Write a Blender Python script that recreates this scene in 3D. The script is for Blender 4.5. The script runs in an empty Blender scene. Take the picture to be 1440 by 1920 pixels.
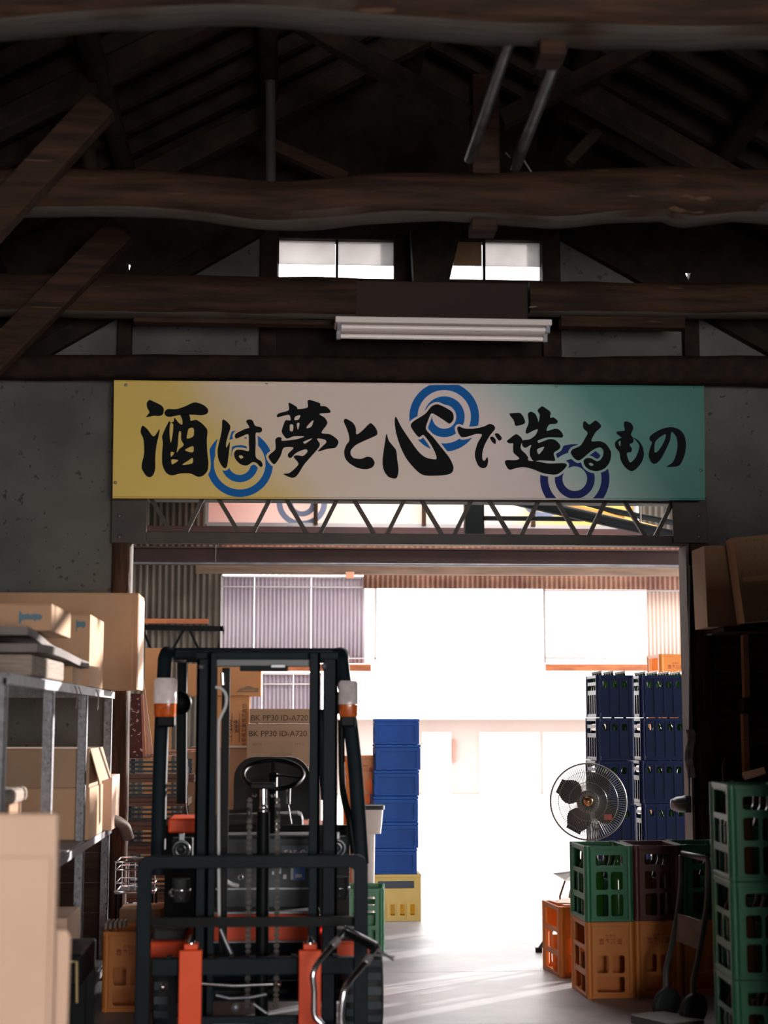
import bpy, bmesh, math, random
from mathutils import Vector, Matrix, noise
from mathutils.geometry import delaunay_2d_cdt
random.seed(7)
R = math.radians
scene = bpy.context.scene
COL = scene.collection

# ---------------------------------------------------------------- camera
FPX, CAMH = 3000.0, 1.52                       # focal length in pixels of the 1440x1920 frame
VPX, VPY = 530.0, 1352.0                       # where the hall's long axis vanishes
PITCH = math.atan((VPY-960)/FPX)
YAW = math.atan((720-VPX)/FPX*math.cos(PITCH))
cd = bpy.data.cameras.new('camera'); cam = bpy.data.objects.new('camera', cd); COL.objects.link(cam)
cam.location = (0, 0, CAMH); cam.rotation_euler = (math.pi/2+PITCH, 0, -YAW)
cd.sensor_fit = 'VERTICAL'; cd.sensor_height = 36.0; cd.lens = FPX/1920*36.0
cd.clip_end = 300
cd.dof.use_dof = True; cd.dof.focus_distance = 11.2; cd.dof.aperture_fstop = 2.0
scene.camera = cam
_f = Vector((math.sin(YAW)*math.cos(PITCH), math.cos(YAW)*math.cos(PITCH), math.sin(PITCH)))
_r = Vector((math.cos(YAW), -math.sin(YAW), 0)); _u = _r.cross(_f)
def at(px, py, Y):
    """the point of the hall at depth Y that the photograph shows at this pixel"""
    d = _f*FPX + _r*(px-720) + _u*(960-py)
    return Vector((0, 0, CAMH)) + d*(Y/d.y)

# ---------------------------------------------------------------- sky, sun, daylight, exposure
vs = scene.view_settings
vs.view_transform = 'Standard'; vs.look = 'None'; vs.gamma = 1.0; vs.use_curve_mapping = False
vs.exposure = 0.0
scene.cycles.use_denoising = True
scene.cycles.max_bounces = 8
scene.cycles.sample_clamp_indirect = 6.0
world = bpy.data.worlds.new('sky'); scene.world = world; world.use_nodes = True
bg = world.node_tree.nodes['Background']
bg.inputs['Color'].default_value = (1.0, 0.965, 0.95, 1); bg.inputs['Strength'].default_value = 6.0
sd = bpy.data.lights.new('sun', 'SUN'); sd.energy = 13.0; sd.angle = R(1); sd.color = (1.0, 0.90, 0.84)
sun = bpy.data.objects.new('sun', sd); COL.objects.link(sun); sun.location = (20, 30, 8)
sun.rotation_euler = Vector((-0.735, -0.655, -0.165)).to_track_quat('-Z', 'Y').to_euler()
# daylight falling in through the loading door behind the photographer
ad = bpy.data.lights.new('loading_door_daylight', 'AREA'); ad.shape = 'RECTANGLE'; ad.size = 3.0; ad.size_y = 2.4
ad.energy = 630; ad.color = (1.0, 0.90, 0.84)
al = bpy.data.objects.new('loading_door_daylight', ad); COL.objects.link(al)
al.location = (2.1, -4.7, 1.6); al.rotation_euler = Vector((-0.16, 1, 0.02)).to_track_quat('-Z', 'Y').to_euler()

# ---------------------------------------------------------------- materials
def lin(c):
    return tuple((v/255/12.92 if v/255 <= 0.04045 else ((v/255+0.055)/1.055)**2.4) for v in c)
MATS = {}
def mat(name, c1, c2=None, scale=6.0, stretch=(1, 1, 1), rough=0.6, metal=0.0, bump=0.0, bscale=None,
        trans=0.0, coat=0.0, spec=0.5, detail=5.0, lo=0.35, hi=0.65, speck=None, alpha=None):
    if name in MATS: return MATS[name]
    m = bpy.data.materials.new(name); m.use_nodes = True; MATS[name] = m
    nt = m.node_tree; N = nt.nodes; L = nt.links
    b = N['Principled BSDF']; out = N['Material Output']
    a = lin(c1)+(1,)
    b.inputs['Base Color'].default_value = a
    b.inputs['Roughness'].default_value = rough; b.inputs['Metallic'].default_value = metal
    b.inputs['Specular IOR Level'].default_value = spec
    if coat: b.inputs['Coat Weight'].default_value = coat
    if alpha is not None: b.inputs['Alpha'].default_value = alpha
    tc = N.new('ShaderNodeTexCoord'); mp = N.new('ShaderNodeMapping'); mp.inputs['Scale'].default_value = stretch
    L.new(tc.outputs['Object'], mp.inputs['Vector'])
    col = None
    if c2 is not None:
        nz = N.new('ShaderNodeTexNoise'); nz.inputs['Scale'].default_value = scale; nz.inputs['Detail'].default_value = detail
        L.new(mp.outputs['Vector'], nz.inputs['Vector'])
        rp = N.new('ShaderNodeValToRGB'); e = rp.color_ramp.elements
        e[0].position = lo; e[1].position = hi; e[0].color = a; e[1].color = lin(c2)+(1,)
        L.new(nz.outputs['Fac'], rp.inputs['Fac']); col = rp.outputs['Color']
        if speck:
            vz = N.new('ShaderNodeTexNoise'); vz.inputs['Scale'].default_value = speck[1]; vz.inputs['Detail'].default_value = 2
            L.new(mp.outputs['Vector'], vz.inputs['Vector'])
            r2 = N.new('ShaderNodeValToRGB'); r2.color_ramp.elements[0].position = speck[2]; r2.color_ramp.elements[1].position = speck[2]+0.04
            L.new(vz.outputs['Fac'], r2.inputs['Fac'])
            mx = N.new('ShaderNodeMix'); mx.data_type = 'RGBA'
            L.new(r2.outputs['Color'], mx.inputs['Factor']); L.new(col, mx.inputs['A']); mx.inputs['B'].default_value = lin(speck[0])+(1,)
            col = mx.outputs['Result']
        L.new(col, b.inputs['Base Color'])
    if bump:
        n2 = N.new('ShaderNodeTexNoise'); n2.inputs['Scale'].default_value = bscale or scale*3; n2.inputs['Detail'].default_value = 4
        L.new(mp.outputs['Vector'], n2.inputs['Vector'])
        bp = N.new('ShaderNodeBump'); bp.inputs['Strength'].default_value = bump; bp.inputs['Distance'].default_value = 0.02
        L.new(n2.outputs['Fac'], bp.inputs['Height']); L.new(bp.outputs['Normal'], b.inputs['Normal'])
    if trans:
        t = N.new('ShaderNodeBsdfTranslucent'); t.inputs['Color'].default_value = a
        if col: L.new(col, t.inputs['Color'])
        ms = N.new('ShaderNodeMixShader'); ms.inputs['Fac'].default_value = trans
        L.new(b.outputs['BSDF'], ms.inputs[1]); L.new(t.outputs['BSDF'], ms.inputs[2]); L.new(ms.outputs['Shader'], out.inputs['Surface'])
    return m

log_wood = mat('log_wood', (62, 43, 32), (36, 26, 20), scale=4, stretch=(0.5, 5, 5), rough=0.75, spec=0.15, bump=0.35, bscale=9, speck=((82, 62, 48), 5, 0.68))
dark_wood = mat('dark_wood', (44, 33, 26), (27, 21, 17), scale=5, stretch=(2, 2, 2), rough=0.8, spec=0.15, bump=0.25)
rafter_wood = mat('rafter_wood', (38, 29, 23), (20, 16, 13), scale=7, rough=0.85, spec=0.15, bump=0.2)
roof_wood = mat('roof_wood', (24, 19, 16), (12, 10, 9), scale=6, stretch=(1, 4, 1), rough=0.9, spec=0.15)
post_wood = mat('post_wood', (74, 53, 40), (44, 33, 26), scale=5, stretch=(6, 6, .7), rough=0.75, spec=0.15, bump=0.4)
plank_wood = mat('plank_wood', (62, 48, 40), (42, 32, 27), scale=4, stretch=(.8, 3, 6), rough=0.8, spec=0.15, bump=0.2)
pale_wood = mat('pale_wood', (150, 104, 72), (120, 82, 56), scale=5, stretch=(1, 4, 4), rough=0.6, bump=0.1)
orange_wood = mat('orange_wood', (190, 112, 66), (150, 84, 48), scale=4, stretch=(1, 4, 4), rough=0.6)
plaster = mat('plaster', (92, 93, 90), (74, 75, 73), scale=2.2, rough=0.95, bump=0.25, bscale=30, speck=((60, 60, 58), 22, 0.68))
concrete = mat('concrete', (164, 166, 170), (132, 134, 138), scale=1.8, rough=0.46, bump=0.06, bscale=14, detail=8)
yard_ground = mat('yard_ground', (190, 184, 176), (170, 165, 160), scale=1.2, rough=0.9)
yard_wall = mat('yard_wall', (168, 155, 151), (164, 151, 147), scale=1.0, rough=0.9)
yard_door = mat('yard_door', (238, 232, 228), rough=0.7)
slate_steel = mat('slate_steel', (20, 33, 39), (15, 26, 31), scale=5, rough=0.55, bump=0.03, spec=0.10)
black_steel = mat('black_steel', (13, 18, 20), (9, 13, 14), scale=6, rough=0.45, spec=0.08)
black_rubber = mat('black_rubber', (30, 37, 40), (20, 25, 28), scale=9, rough=0.7)
lug_rubber = mat('lug_rubber', (56, 68, 76), (44, 54, 60), scale=9, rough=0.7)
safety_orange = mat('safety_orange', (234, 82, 32), (222, 74, 28), scale=3, rough=0.45, spec=0.3)
chrome = mat('chrome', (215, 218, 222), rough=0.16, metal=1.0)
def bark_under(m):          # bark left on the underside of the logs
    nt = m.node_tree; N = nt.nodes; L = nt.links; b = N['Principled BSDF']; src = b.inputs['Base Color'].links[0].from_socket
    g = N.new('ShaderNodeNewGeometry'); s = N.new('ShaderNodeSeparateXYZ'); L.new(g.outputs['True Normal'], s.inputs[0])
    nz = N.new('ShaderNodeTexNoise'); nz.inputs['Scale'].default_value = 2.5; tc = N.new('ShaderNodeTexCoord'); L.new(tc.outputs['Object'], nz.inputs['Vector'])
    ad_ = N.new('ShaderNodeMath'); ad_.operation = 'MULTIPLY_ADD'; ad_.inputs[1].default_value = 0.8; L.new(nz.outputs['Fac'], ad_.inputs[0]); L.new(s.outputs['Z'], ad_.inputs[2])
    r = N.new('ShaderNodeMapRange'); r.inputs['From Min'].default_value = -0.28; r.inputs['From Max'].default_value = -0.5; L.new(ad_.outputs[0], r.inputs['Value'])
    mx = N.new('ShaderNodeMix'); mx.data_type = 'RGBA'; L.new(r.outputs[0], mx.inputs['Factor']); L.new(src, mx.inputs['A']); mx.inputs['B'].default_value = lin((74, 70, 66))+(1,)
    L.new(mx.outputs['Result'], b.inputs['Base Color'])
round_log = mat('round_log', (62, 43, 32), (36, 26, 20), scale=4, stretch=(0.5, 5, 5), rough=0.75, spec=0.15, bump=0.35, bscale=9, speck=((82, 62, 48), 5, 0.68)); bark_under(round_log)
grey_steel = mat('grey_steel', (132, 136, 142), (108, 112, 118), scale=6, rough=0.4, metal=0.7)
white_hose = mat('white_hose', (186, 190, 192), rough=0.4)
clear_lens = mat('clear_lens', (244, 240, 240), (228, 222, 224), scale=30, rough=0.15, trans=0.6)
amber_lens = mat('amber_lens', (214, 110, 48), (190, 84, 30), scale=30, rough=0.15, trans=0.3)
label_blue = mat('label_blue', (44, 62, 84), rough=0.5)
sticker_blue = mat('sticker_blue', (36, 96, 178), rough=0.4)
print_white = mat('print_white', (214, 222, 228), rough=0.5)
lens_dark = mat('lens_dark', (40, 46, 52), rough=0.15)
hammered = mat('hammered_grey', (128, 130, 136), (104, 106, 112), scale=40, rough=0.5, metal=0.2, bump=0.2, bscale=80, speck=((70, 70, 76), 60, 0.64))
card = mat('cardboard', (184, 148, 116), (172, 138, 108), scale=2.5, rough=0.85, bump=0.04, bscale=60)
card_pale = mat('cardboard_pale', (218, 188, 166), (208, 176, 154), scale=1.4, rough=0.85)
card_dark = mat('cardboard_dark', (150, 118, 90), (138, 106, 80), scale=2.5, rough=0.9)
card_orange = mat('cardboard_orange', (206, 150, 102), (196, 140, 94), scale=2.0, rough=0.85, trans=0.12)
card_grey = mat('cardboard_grey', (160, 134, 110), (150, 124, 100), scale=3, rough=0.85)
paper_board = mat('paper_board', (150, 136, 124), (118, 108, 100), scale=30, stretch=(.3, .3, 6), rough=0.9)
grey_board = mat('grey_board', (112, 106, 104), (92, 88, 86), scale=4, rough=0.85)
tape = mat('tape', (170, 120, 84), rough=0.35)
ink = mat('ink', (66, 52, 44), rough=0.8)
ink_blue = mat('ink_blue', (86, 116, 132), rough=0.8)
ink_red = mat('ink_red', (150, 58, 34), rough=0.7)
ink_grey = mat('ink_grey', (128, 104, 84), rough=0.8)
maroon_speckle = mat('maroon_speckle', (92, 48, 44), (78, 40, 38), scale=6, rough=0.7, speck=((214, 170, 156), 34, 0.60))
pink_board = mat('pink_board', (214, 156, 136), (204, 146, 126), scale=4, rough=0.8)
scrap_paper = mat('scrap_paper', (214, 186, 172), (190, 160, 146), scale=8, rough=0.8)
rack_steel = mat('rack_steel', (58, 68, 72), (40, 48, 52), scale=6, rough=0.4, metal=0.5)
rack_plank = mat('rack_plank', (116, 92, 80), (96, 76, 66), scale=4, stretch=(1, 4, 5), rough=0.8)
crate_orange = mat('crate_orange', (210, 128, 48), (196, 114, 40), scale=4, rough=0.42, trans=0.15)
crate_green = mat('crate_green', (42, 122, 86), (34, 106, 74), scale=4, rough=0.4, trans=0.1)
crate_maroon = mat('crate_maroon', (84, 38, 36), (70, 30, 30), scale=4, rough=0.45, trans=0.05)
crate_blue = mat('crate_blue', (6, 28, 72), (5, 23, 62), scale=4, rough=0.35, trans=0.08, spec=0.3)
box_blue = mat('box_blue', (34, 108, 206), (26, 92, 188), scale=4, rough=0.45, trans=0.4, spec=0.25)
crate_yellow = mat('crate_yellow', (246, 224, 138), (238, 214, 124), scale=4, rough=0.45, trans=0.35)
green_glass = mat('green_glass', (36, 84, 26), rough=0.06, trans=0.25, coat=0.5)
brown_glass = mat('brown_glass', (70, 46, 20), rough=0.06, trans=0.3, coat=0.5)
fan_grey = mat('fan_grey', (120, 122, 120), rough=0.35, metal=0.4)
fan_dark = mat('fan_dark', (44, 50, 50), rough=0.4)
brass = mat('brass', (190, 150, 110), rough=0.25, metal=0.9)
white_plastic = mat('white_plastic', (206, 200, 196), rough=0.5, trans=0.2)
white_enamel = mat('white_enamel', (222, 214, 212), rough=0.4)
tube_glass = mat('tube_glass', (232, 226, 224), rough=0.3)
red_steel = mat('red_oxide_steel', (64, 34, 32), (48, 26, 25), scale=3, rough=0.6)
truss_steel = mat('truss_steel', (54, 48, 42), (40, 36, 32), scale=5, rough=0.55, metal=0.3)
dark_sheet = mat('dark_corrugated', (104, 98, 88), (84, 79, 71), scale=3, rough=0.6, metal=0.2)
rust_sheet = mat('rust_corrugated', (150, 112, 92), (112, 76, 62), scale=3, rough=0.7)
plastic_sheet = mat('plastic_corrugated', (196, 188, 198), (180, 170, 182), scale=1.5, rough=0.5, trans=0.16)  # shade behind the panel put into the low transmission
plastic_clear = mat('plastic_corrugated_clear', (222, 206, 198), (208, 190, 180), scale=1.5, rough=0.5, trans=0.28)
plastic_bright = mat('plastic_corrugated_bright', (240, 232, 230), rough=0.5, trans=0.7)
alu = mat('aluminium', (180, 178, 180), rough=0.35, metal=0.7)
frosted = mat('frosted_glass', (190, 188, 188), (172, 170, 170), scale=3, rough=0.6, trans=0.85)
yellow_pole = mat('yellow_pole', (222, 166, 66), rough=0.5, trans=0.1)
cable_grey = mat('cable_grey', (104, 104, 102), rough=0.6)
zinc_duct = mat('zinc_duct', (120, 122, 124), (80, 82, 84), scale=6, rough=0.35, metal=0.6)
plastic_film = mat('plastic_film', (190, 180, 180), (120, 112, 116), scale=14, rough=0.15, trans=0.3)
black_ink = mat('black_ink', (20, 23, 26), rough=0.7, spec=0.08)
ring_blue = mat('ring_blue', (8, 96, 172), rough=0.6, spec=0.15)
ring_navy = mat('ring_navy', (24, 40, 104), rough=0.6, spec=0.15)

# clear window glass: nothing but a clean pane
def glass_mat(name, tint, fac):
    m = bpy.data.materials.new(name); m.use_nodes = True; nt = m.node_tree; nt.nodes.clear()
    o = nt.nodes.new('ShaderNodeOutputMaterial'); t = nt.nodes.new('ShaderNodeBsdfTransparent'); g = nt.nodes.new('ShaderNodeBsdfGlossy')
    t.inputs['Color'].default_value = tint+(1,); g.inputs['Roughness'].default_value = 0.05
    x = nt.nodes.new('ShaderNodeMixShader'); x.inputs['Fac'].default_value = fac
    nt.links.new(t.outputs[0], x.inputs[1]); nt.links.new(g.outputs[0], x.inputs[2]); nt.links.new(x.outputs[0], o.inputs['Surface'])
    return m
clear_glass = glass_mat('clear_glass', (0.95, 0.96, 0.96), 0.06)

# the printed cloth of the banners: yellow, white and teal fields running into one another
def banner_mat(name, x0, x1, ztop, zbot, flip=False, trans=0.0, stops=None):
    m = bpy.data.materials.new(name); m.use_nodes = True; nt = m.node_tree; N = nt.nodes; L = nt.links
    b = N['Principled BSDF']; b.inputs['Roughness'].default_value = 0.45
    g = N.new('ShaderNodeNewGeometry'); s = N.new('ShaderNodeSeparateXYZ'); L.new(g.outputs['Position'], s.inputs[0])
    mx = N.new('ShaderNodeMapRange'); mx.inputs['From Min'].default_value = x1 if flip else x0; mx.inputs['From Max'].default_value = x0 if flip else x1
    L.new(s.outputs['X'], mx.inputs['Value'])
    mz = N.new('ShaderNodeMapRange'); mz.inputs['From Min'].default_value = ztop; mz.inputs['From Max'].default_value = zbot
    mz.inputs['To Max'].default_value = 0.17
    L.new(s.outputs['Z'], mz.inputs['Value'])
    sub = N.new('ShaderNodeMath'); sub.operation = 'SUBTRACT'; L.new(mx.outputs[0], sub.inputs[0]); L.new(mz.outputs[0], sub.inputs[1])
    nz = N.new('ShaderNodeTexNoise'); nz.inputs['Scale'].default_value = 1.6; nz.inputs['Detail'].default_value = 3
    L.new(g.outputs['Position'], nz.inputs['Vector'])
    n2 = N.new('ShaderNodeMath'); n2.operation = 'MULTIPLY_ADD'; n2.inputs[1].default_value = 0.10; L.new(nz.outputs['Fac'], n2.inputs[0]); L.new(sub.outputs[0], n2.inputs[2])
    r = N.new('ShaderNodeValToRGB'); cr = r.color_ramp
    stops = stops or [(0.0, (216, 188, 86)), (0.14, (214, 188, 98)), (0.25, (222, 206, 190)), (0.62, (222, 208, 208)), (0.72, (150, 188, 182)), (0.84, (56, 130, 120)), (1.0, (36, 108, 98))]
    while len(cr.elements) < len(stops): cr.elements.new(0.5)
    for e, (p, c) in zip(cr.elements, stops): e.position = p; e.color = lin(c)+(1,)
    L.new(n2.outputs[0], r.inputs['Fac']); L.new(r.outputs['Color'], b.inputs['Base Color'])
    if trans:
        t = N.new('ShaderNodeBsdfTranslucent'); L.new(r.outputs['Color'], t.inputs['Color'])
        ms = N.new('ShaderNodeMixShader'); ms.inputs['Fac'].default_value = trans
        L.new(b.outputs[0], ms.inputs[1]); L.new(t.outputs[0], ms.inputs[2]); L.new(ms.outputs[0], N['Material Output'].inputs['Surface'])
    return m

# ---------------------------------------------------------------- mesh building
WM = {}                                         # world matrix of every object made here
def V(*a): return Vector(a)
class MB:
    def __init__(s): s.v = []; s.f = []; s.sm = []
    def add(s, vs_, fs, smooth=False):
        o = len(s.v); s.v += [Vector(p) for p in vs_]
        for f in fs: s.f.append(tuple(i+o for i in f)); s.sm.append(smooth)
        return s
    def box(s, x0, x1, y0, y1, z0, z1):
        if x0 > x1: x0, x1 = x1, x0
        if y0 > y1: y0, y1 = y1, y0
        if z0 > z1: z0, z1 = z1, z0
        return s.add([(x0,y0,z0),(x1,y0,z0),(x1,y1,z0),(x0,y1,z0),(x0,y0,z1),(x1,y0,z1),(x1,y1,z1),(x0,y1,z1)],
                     [(0,3,2,1),(4,5,6,7),(0,1,5,4),(1,2,6,5),(2,3,7,6),(3,0,4,7)])
    def bar(s, p, q, w, h, up=(0,0,1)):
        p, q = Vector(p), Vector(q); d = (q-p).normalized(); up = Vector(up)
        if abs(d.dot(up)) > 0.99: up = Vector((0,1,0))
        a = d.cross(up).normalized()*w/2; b = a.cross(d).normalized()*h/2
        return s.add([p-a-b, p+a-b, p+a+b, p-a+b, q-a-b, q+a-b, q+a+b, q-a+b],
                     [(0,3,2,1),(4,5,6,7),(0,1,5,4),(1,2,6,5),(2,3,7,6),(3,0,4,7)])
    def tube(s, pts, r, n=10, smooth=True, cap=True, jit=0.0, sq=None, seed=0):
        pts = [Vector(p) for p in pts]; rr = r if isinstance(r, (list, tuple)) else [r]*len(pts)
        vs_, fs = [], []; ref = None
        for i, p in enumerate(pts):
            d = (pts[min(i+1, len(pts)-1)]-pts[max(i-1, 0)]).normalized()
            if ref is None:
                ref = Vector((0,0,1)) if abs(d.z) < 0.9 else Vector((0,1,0))
            a = d.cross(ref).normalized(); b = a.cross(d).normalized(); ref = b
            for k in range(n):
                t = 2*math.pi*(k+0.5)/n; c, si = math.cos(t), math.sin(t); q = rr[i]
                if sq: q *= 1/max(abs(c)**sq+abs(si)**sq, 1e-6)**(1/sq)
                if jit: q *= 1+jit*noise.noise(Vector((p.x*3+seed, p.z*3+p.y*2, k*1.7+c)))
                vs_.append(p+(a*c+b*si)*q)
        m = len(pts)
        for i in range(m-1):
            for k in range(n):
                k2 = (k+1) % n; fs.append((i*n+k, i*n+k2, (i+1)*n+k2, (i+1)*n+k))
        s.add(vs_, fs, smooth)
        if cap: s.add(vs_[:n], [tuple(range(n))[::-1]]); s.add(vs_[-n:], [tuple(range(n))])
        return s
    def lathe(s, prof, c, axis=(0,0,1), n=20, smooth=True):
        c = Vector(c); ax = Vector(axis).normalized(); q = Vector((1,0,0)) if abs(ax.x) < 0.9 else Vector((0,1,0))
        a = ax.cross(q).normalized(); b = ax.cross(a)
        vs_, fs = [], []
        for (r, h) in prof:
            for k in range(n):
                t = 2*math.pi*k/n; vs_.append(c+ax*h+(a*math.cos(t)+b*math.sin(t))*max(r, 1e-4))
        for i in range(len(prof)-1):
            for k in range(n):
                k2 = (k+1) % n; fs.append((i*n+k, i*n+k2, (i+1)*n+k2, (i+1)*n+k))
        return s.add(vs_, fs, smooth)
    def torus(s, c, axis, Rr, r, n=28, m=8):
        ax = Vector(axis).normalized(); q = Vector((0,0,1)) if abs(ax.z) < 0.9 else Vector((0,1,0))
        a = ax.cross(q).normalized(); b = ax.cross(a); c = Vector(c); vs_, fs = [], []
        for i in range(n):
            t = 2*math.pi*i/n; e = a*math.cos(t)+b*math.sin(t)
            for k in range(m):
                u = 2*math.pi*k/m; vs_.append(c+e*(Rr+r*math.cos(u))+ax*(r*math.sin(u)))
        for i in range(n):
            for k in range(m):
                fs.append((i*m+k, ((i+1) % n)*m+k, ((i+1) % n)*m+(k+1) % m, i*m+(k+1) % m))
        return s.add(vs_, fs, True)
    def plate(s, outline, holes=(), th=0.01, O=(0,0,0), U=(1,0,0), W=(0,0,1), T=(0,1,0), smooth=False):
        """a flat piece cut from its outline with holes, given thickness along T"""
        O, U, W, T = Vector(O), Vector(U), Vector(W), Vector(T)
        loops = [list(outline)]+[list(h) for h in holes]
        v2, edges = [], []
        for lp in loops:
            o = len(v2); v2 += [Vector((p[0], p[1])) for p in lp]
            edges += [(o+i, o+(i+1) % len(lp)) for i in range(len(lp))]
        res = delaunay_2d_cdt(v2, edges, [], 0, 1e-6)
        nv, nf = res[0], res[2]
        def inside(pt, lp):
            x, y = pt; c = False; j = len(lp)-1
            for i in range(len(lp)):
                xi, yi = lp[i][0], lp[i][1]; xj, yj = lp[j][0], lp[j][1]
                if (yi > y) != (yj > y) and x < (xj-xi)*(y-yi)/(yj-yi)+xi: c = not c
                j = i
            return c
        keep = []
        for f in nf:
            cx = sum(nv[i][0] for i in f)/len(f); cy = sum(nv[i][1] for i in f)/len(f)
            if inside((cx, cy), loops[0]) and not any(inside((cx, cy), h) for h in loops[1:]): keep.append(tuple(f))
        P = [O+U*p[0]+W*p[1] for p in nv]
        if th == 0: return s.add(P, keep)
        k = len(P); cnt = {}
        for f in keep:
            for i in range(len(f)):
                e = (f[i], f[(i+1) % len(f)]); cnt[e] = cnt.get(e, 0)+1
        side = [e for e in cnt if (e[1], e[0]) not in cnt]
        fs = [f for f in keep]+[tuple(i+k for i in f[::-1]) for f in keep]+[(e[1], e[0], e[0]+k, e[1]+k) for e in side]
        return s.add(P+[p+T*th for p in P], fs)
    def build(s, name, material, parent=None, bevel=0.0, local=False):
        me = bpy.data.meshes.new(name)
        if parent is not None: Mw = WM[parent.name].copy()
        else:
            lo = Vector([min(p[i] for p in s.v) for i in range(3)]); hi = Vector([max(p[i] for p in s.v) for i in range(3)])
            Mw = Matrix.Translation(((lo.x+hi.x)/2, (lo.y+hi.y)/2, lo.z))
        inv = Matrix() if local else Mw.inverted()
        me.from_pydata([inv @ p for p in s.v], [], s.f); me.update()
        bm = bmesh.new(); bm.from_mesh(me)
        for f, q in zip(bm.faces, s.sm): f.smooth = q
        bmesh.ops.recalc_face_normals(bm, faces=bm.faces[:])
        bm.to_mesh(me); bm.free()
        me.materials.append(material)
        o = bpy.data.objects.new(name, me); COL.objects.link(o)
        if parent is not None: o.parent = parent
        else: o.matrix_world = Mw
        WM[o.name] = Mw
        if bevel:
            b = o.modifiers.new('edge', 'BEVEL'); b.width = bevel; b.segments = 2; b.limit_method = 'ANGLE'; b.angle_limit = R(50)
        return o
def tag(o, label, cat, group=None):
    o['label'] = label; o['category'] = cat
    if group: o['group'] = group
    return o
def thing(name, loc, label=None, cat=None, group=None, rz=0.0):
    o = bpy.data.objects.new(name, None); COL.objects.link(o); o.empty_display_size = 0.1
    o.location = loc; o.rotation_euler = (0, 0, rz)
    WM[o.name] = Matrix.Translation(loc) @ Matrix.Rotation(rz, 4, 'Z')
    if label: tag(o, label, cat, group)
    return o
def structure(o):
    o['kind'] = 'structure'; return o
def copy_tree(o, parent=None):
    c = o.copy(); COL.objects.link(c)
    if parent is not None: c.parent = parent
    for ch in list(o.children): copy_tree(ch, c)
    return c
def place(o, loc, rz, label, cat=None, group=None):
    o.location = loc; o.rotation_euler = (0, 0, rz); o['label'] = label
    WM[o.name] = Matrix.Translation(loc) @ Matrix.Rotation(rz, 4, 'Z')
    if cat: o['category'] = cat
    if group: o['group'] = group
    return o
def bpx(mb, x0, y0, x1, y1, Y, D, yc=None):
    """box whose front face stands at depth Y and spans these pixels, D deep"""
    a = at(x0, (y0+y1)/2, Y); b = at(x1, (y0+y1)/2, Y); t = at((x0+x1)/2, y0, Y); u = at((x0+x1)/2, y1, Y)
    return mb.box(a.x, b.x, Y, Y+D, u.z, t.z)
def rrect(x0, y0, x1, y1, r, n=5):
    pts = []
    for cx, cy, a0 in ((x1-r, y0+r, -90), (x1-r, y1-r, 0), (x0+r, y1-r, 90), (x0+r, y0+r, 180)):
        for k in range(n+1):
            t = R(a0+90*k/n); pts.append((cx+r*math.cos(t), cy+r*math.sin(t)))
    return pts
def rect(x0, y0, x1, y1): return [(x0,y0),(x1,y0),(x1,y1),(x0,y1)]
def smooth_loop(p, k=4):
    out = []; n = len(p)
    for i in range(n):
        a, b, c, d = p[i-1], p[i], p[(i+1) % n], p[(i+2) % n]
        for j in range(k):
            t = j/k
            out.append(tuple((2*t**3-3*t*t+1)*b[m]+(t**3-2*t*t+t)*0.42*(c[m]-a[m])+(3*t*t-2*t**3)*c[m]+(t**3-t*t)*0.42*(d[m]-b[m]) for m in (0, 1)))
    return out
def curve_pts(p, k=6):
    """smooth open path through the points"""
    p = [Vector(q) for q in p]; out = []
    for i in range(len(p)-1):
        a = p[max(i-1, 0)]; b = p[i]; c = p[i+1]; d = p[min(i+2, len(p)-1)]
        for j in range(k):
            t = j/k
            out.append((2*t**3-3*t*t+1)*b+(t**3-2*t*t+t)*0.5*(c-a)+(3*t*t-2*t**3)*c+(t**3-t*t)*0.5*(d-b))
    out.append(p[-1]); return out
def lettering(text, size, material, parent, O, U=(1,0,0), W=(0,0,1), name='lettering', align='CENTER', bold=0.0):
    """flat printed characters standing on the surface of their parent"""
    cu = bpy.data.curves.new('type', 'FONT'); cu.body = text; cu.size = size; cu.align_x = align; cu.align_y = 'CENTER'; cu.offset = bold
    ob = bpy.data.objects.new('type', cu); COL.objects.link(ob)
    dg = bpy.context.evaluated_depsgraph_get(); me = ob.evaluated_get(dg).to_mesh()
    U, W, O = Vector(U), Vector(W), Vector(O)
    mb = MB(); mb.add([O+U*v.co.x+W*v.co.y for v in me.vertices], [tuple(p.vertices) for p in me.polygons])
    ob.evaluated_get(dg).to_mesh_clear(); bpy.data.objects.remove(ob); bpy.data.curves.remove(cu)
    if not mb.v: return None
    return mb.build(name, material, parent)

# ================================================================ THE HALL
YW = 10.0                                       # end wall with the big doorway
DX0, DX1 = at(243, 1200, YW).x, at(1288, 1200, YW).x
DZ = at(766, 940, YW).z
RX = at(766, 300, YW).x                         # ridge
RZ, SL = 5.92, 0.55
XL, XR = RX-3.9, RX+3.9
def roof_z(x): return RZ-SL*abs(x-RX)

# floor: a slab poured in bays
fl = structure(MB().box(XL, XR, -6, 16.0, -0.30, -0.012).build('floor', mat('joint_dark', (52, 52, 54), rough=0.9)))
ys = [-6, -1.2, 3.6, 8.32, 10.02, 12.9, 16.0]; xs = [XL, XR]
for i in range(len(ys)-1):
    for j in range(1):
        MB().box(xs[j]+0.004, xs[j+1]-0.004, ys[i]+0.004, ys[i+1]-0.004, -0.05, 0.0).build('floor_bay', concrete, fl)

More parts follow.
